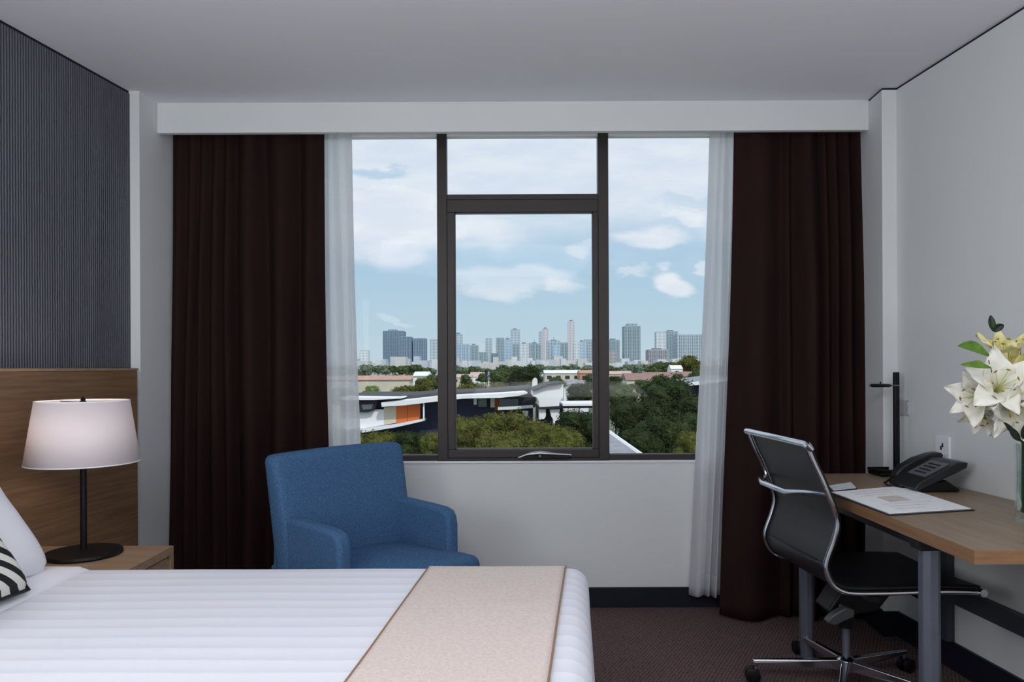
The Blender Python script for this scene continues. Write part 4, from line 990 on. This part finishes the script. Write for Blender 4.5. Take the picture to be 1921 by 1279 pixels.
# --- trees
def leafmat(name, a, b):
    m = mat(name, a, .8, rgb2=b, vscale=5.5, spec=.1)
    pbsdf(m).inputs['Roughness'].default_value = .75
    return m
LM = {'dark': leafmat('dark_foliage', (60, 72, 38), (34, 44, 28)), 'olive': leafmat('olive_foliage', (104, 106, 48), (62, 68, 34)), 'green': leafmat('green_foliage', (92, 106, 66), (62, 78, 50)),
      'light': leafmat('light_foliage', (128, 148, 84), (92, 116, 62)), 'far': leafmat('hazed_foliage', (122, 136, 112), (96, 114, 94))}  # the far foliage is paled, distance haze put into its colour
M_bark = flat('tree_bark', (92, 80, 66), (70, 60, 50), scale=1)
def crown_mesh(n, leaf, seed, lobes):
    """unit crown: many leaf blades over several lobes"""
    r = random.Random(seed); L_ = []
    for i in range(lobes):
        a = r.uniform(0, 2*PI); h = r.uniform(-.55, .75); rr = r.uniform(.2, .72)*math.sqrt(max(.1, 1-h*h))
        L_.append((Vector((rr*math.cos(a), rr*math.sin(a), h*.75)), r.uniform(.28, .46)))
    L_.append((Vector((0, 0, 0)), .62))
    mb = MB()
    for c, q_ in L_:      # inner mass of each lobe
        m2 = MB(); nn = 10
        for j in range(nn+1):
            for k in range(nn):
                th_ = PI*j/nn; ph_ = 2*PI*k/nn; d = Vector((math.sin(th_)*math.cos(ph_), math.sin(th_)*math.sin(ph_), math.cos(th_)))
                m2.v.append(c + d*q_*.72*(1+.3*noise.noise(c*3+d*2.5)))
        for j in range(nn):
            for k in range(nn): m2.f.append((j*nn+k, j*nn+(k+1) % nn, (j+1)*nn+(k+1) % nn, (j+1)*nn+k))
        mb.add(m2.v, m2.f)
    for i in range(n):
        c, q_ = r.choice(L_); d = Vector((r.gauss(0, 1), r.gauss(0, 1), r.gauss(.25, 1))).normalized()
        p = c + d*q_*r.uniform(.70, 1.14)*(1+.3*noise.noise(c*3+d*2.5))
        t1 = (d + Vector((r.uniform(-1, 1), r.uniform(-1, 1), r.uniform(-1, 1)))*.8).normalized(); a1 = t1.orthogonal().normalized(); a2 = t1.cross(a1)
        rot = r.uniform(0, PI); e1 = (a1*math.cos(rot)+a2*math.sin(rot))*leaf*r.uniform(.6, 1.3); e2 = (a2*math.cos(rot)-a1*math.sin(rot))*leaf*r.uniform(.3, .7)
        mb.add([p-e1, p-e2, p+e1, p+e2], [(0, 1, 2, 3)])
    me = bpy.data.meshes.new('foliage'); me.from_pydata(mb.v, [], mb.f); me.update(); return me
CR = {'near': [crown_mesh(14000, .032, 1, 26), crown_mesh(14000, .032, 2, 30)], 'mid': [crown_mesh(3600, .065, 3, 14), crown_mesh(3600, .065, 4, 16)], 'far': [crown_mesh(500, .16, 5, 7), crown_mesh(500, .16, 6, 6)]}
tm_ = MB().tube([(0, 0, 0), (.02, 0, .5), (-.01, .01, 1)], [.035, .026, .012], 8)
trunk_me = bpy.data.meshes.new('trunk'); trunk_me.from_pydata(tm_.v, [], tm_.f); trunk_me.materials.append(M_bark)
tv = {}
def tree(px, yt, wpx, D, kind, label, group=None, lod=None, asp=.85, name='tree'):
    c = P(px, yt, D); rx = wpx/2*D/F; rz = rx*asp; cz = c.z - rz*.93
    lod = lod or ('near' if D < 85 else 'mid' if D < 260 else 'far')
    me0 = CR[lod][rt.randrange(2)]; key = (me0.name, kind)
    if key not in tv:
        m2 = me0.copy(); m2.materials.clear(); m2.materials.append(LM[kind]); tv[key] = m2
    tr = thing(name, (c.x, D+rx*.5, GZ), label, 'tree', group)
    f = bpy.data.objects.new('foliage', tv[key]); col.objects.link(f); f.parent = tr; f['_o'] = (0, 0, 0)
    f.location = (0, 0, cz-GZ); f.scale = (rx, rx, rz); f.rotation_euler = (0, 0, rt.uniform(0, 2*PI))
    h = max(1.0, cz-GZ); tk = bpy.data.objects.new('trunk', trunk_me); col.objects.link(tk); tk.parent = tr; tk.scale = (max(4, rx*1.6), max(4, rx*1.6), h)
    return tr
rt = random.Random(5)
near = [
 (1258, 703, 150, 78, 'dark', 'largest dark green tree filling the right pane, rounded top'),
 (1196, 740, 120, 64, 'dark', 'dark tree in front of the largest one, towards the mullion in the right pane'),
 (1168, 716, 70, 84, 'green', 'green tree beside the right mullion above the dark mass'),
 (1325, 735, 130, 60, 'dark', 'dark tree behind the right sheer curtain'),
 (1296, 808, 66, 42, 'olive', 'light olive bush low at the corner of the right pane'),
 (1255, 775, 150, 54, 'dark', 'dark tree at the foot of the right pane in front of the rest'),
 (1196, 800, 90, 52, 'dark', 'dark tree over the grey sheet roof'),
 (948, 766, 140, 60, 'olive', 'broad olive tree in the centre of the sash'),
 (876, 778, 100, 56, 'olive', 'olive tree in the lower corner of the sash by the left stile'),
 (1012, 788, 100, 55, 'olive', 'olive tree under the white pavilion'),
 (1086, 764, 120, 62, 'dark', 'dark green tree in the lower corner of the sash by the right stile'),
 (1052, 800, 110, 50, 'olive', 'low bushy tree between the broad olive tree and the right corner of the sash'),
 (940, 808, 150, 48, 'olive', 'olive tree at the foot of the sash above the winder'),
 (768, 806, 90, 50, 'dark', 'shadowy tree below the orange panels in the left pane'),
 (712, 806, 90, 54, 'olive', 'dim olive tree beside the top of the armchair'),
 (640, 800, 100, 56, 'olive', 'dim olive tree behind the left sheer curtain'),
 (1400, 760, 120, 62, 'dark', 'dark tree behind the right brown curtain edge'),
 (815, 808, 64, 46, 'olive', 'lighter tree in the lower corner of the left pane'),
]
for (px, yt, w_, D, k, lab) in near: tree(px, yt, w_, D, k, lab, 'large trees close below the window', asp=1.0)
midt = [
 (985, 684, 82, 150, 'dark', 'tall dark green tree left of the white chimney'),
 (940, 692, 62, 175, 'green', 'soft green tree next to the tall dark one'),
 (885, 711, 80, 125, 'olive', 'olive tree above the white eaves at the left of the middle pane'),
 (940, 712, 70, 134, 'olive', 'olive tree above the white eaves in the middle pane'),
 (985, 715, 60, 118, 'green', 'green tree right behind the end of the white eaves'),
 (758, 718, 62, 130, 'olive', 'bushy olive tree above the orange panels'),
 (795, 708, 50, 125, 'olive', 'olive tree beside the left mullion'),
 (815, 697, 50, 150, 'green', 'green tree half behind the left mullion'),
 (640, 722, 60, 128, 'olive', 'olive tree behind the left sheer curtain by the cream house'),
 (1365, 700, 70, 180, 'green', 'green tree seen through the right sheer curtain'),
 (693, 723, 42, 110, 'light', 'light green tree in front of the long cream house'),
 (1088, 718, 66, 92, 'dark', 'dark green tree right of the white pavilion'),
 (1115, 700, 46, 110, 'green', 'green tree behind the right sash stile'),
 (1042, 703, 44, 170, 'green', 'small green tree in front of the long pale house'),
 (1155, 705, 36, 100, 'dark', 'dark tree by the right mullion below the cream house'),
 (1300, 661, 62, 455, 'olive', 'tree standing highest at the right of the right pane, against the white block'),
 (1310, 690, 40, 260, 'green', 'green tree at the end of the brown-tiled houses'),
 (1206, 712, 40, 150, 'green', 'green tree hiding the wall of the brown-tiled house'),
 (1238, 702, 34, 180, 'green', 'bushy tree between two brown-tiled houses'),
 (1275, 700, 30, 200, 'green', 'small tree poking through the row of brown roofs'),
]
for (px, yt, w_, D, k, lab) in midt: tree(px, yt, w_, D, k, lab, 'trees around the houses', lod='mid')
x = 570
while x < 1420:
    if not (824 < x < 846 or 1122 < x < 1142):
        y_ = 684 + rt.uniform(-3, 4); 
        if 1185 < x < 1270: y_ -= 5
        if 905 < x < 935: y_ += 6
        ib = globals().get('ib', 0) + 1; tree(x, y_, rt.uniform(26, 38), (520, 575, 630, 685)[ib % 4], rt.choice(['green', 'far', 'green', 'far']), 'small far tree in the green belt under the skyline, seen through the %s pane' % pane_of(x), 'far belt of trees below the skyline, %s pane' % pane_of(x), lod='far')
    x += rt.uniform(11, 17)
x = 580
while x < 1420:
    if not (824 < x < 846 or 1122 < x < 1142):
        tree(x, 698 + rt.uniform(-4, 6), rt.uniform(26, 36), rt.uniform(360, 410), rt.choice(['green', 'olive', 'far']), 'small tree scattered between the distant house roofs of the %s pane' % pane_of(x), 'trees between distant roofs, %s pane' % pane_of(x), lod='far')
    x += rt.uniform(26, 40)
# clean helper properties
for o_ in bpy.data.objects:
    if '_o' in o_: del o_['_o']
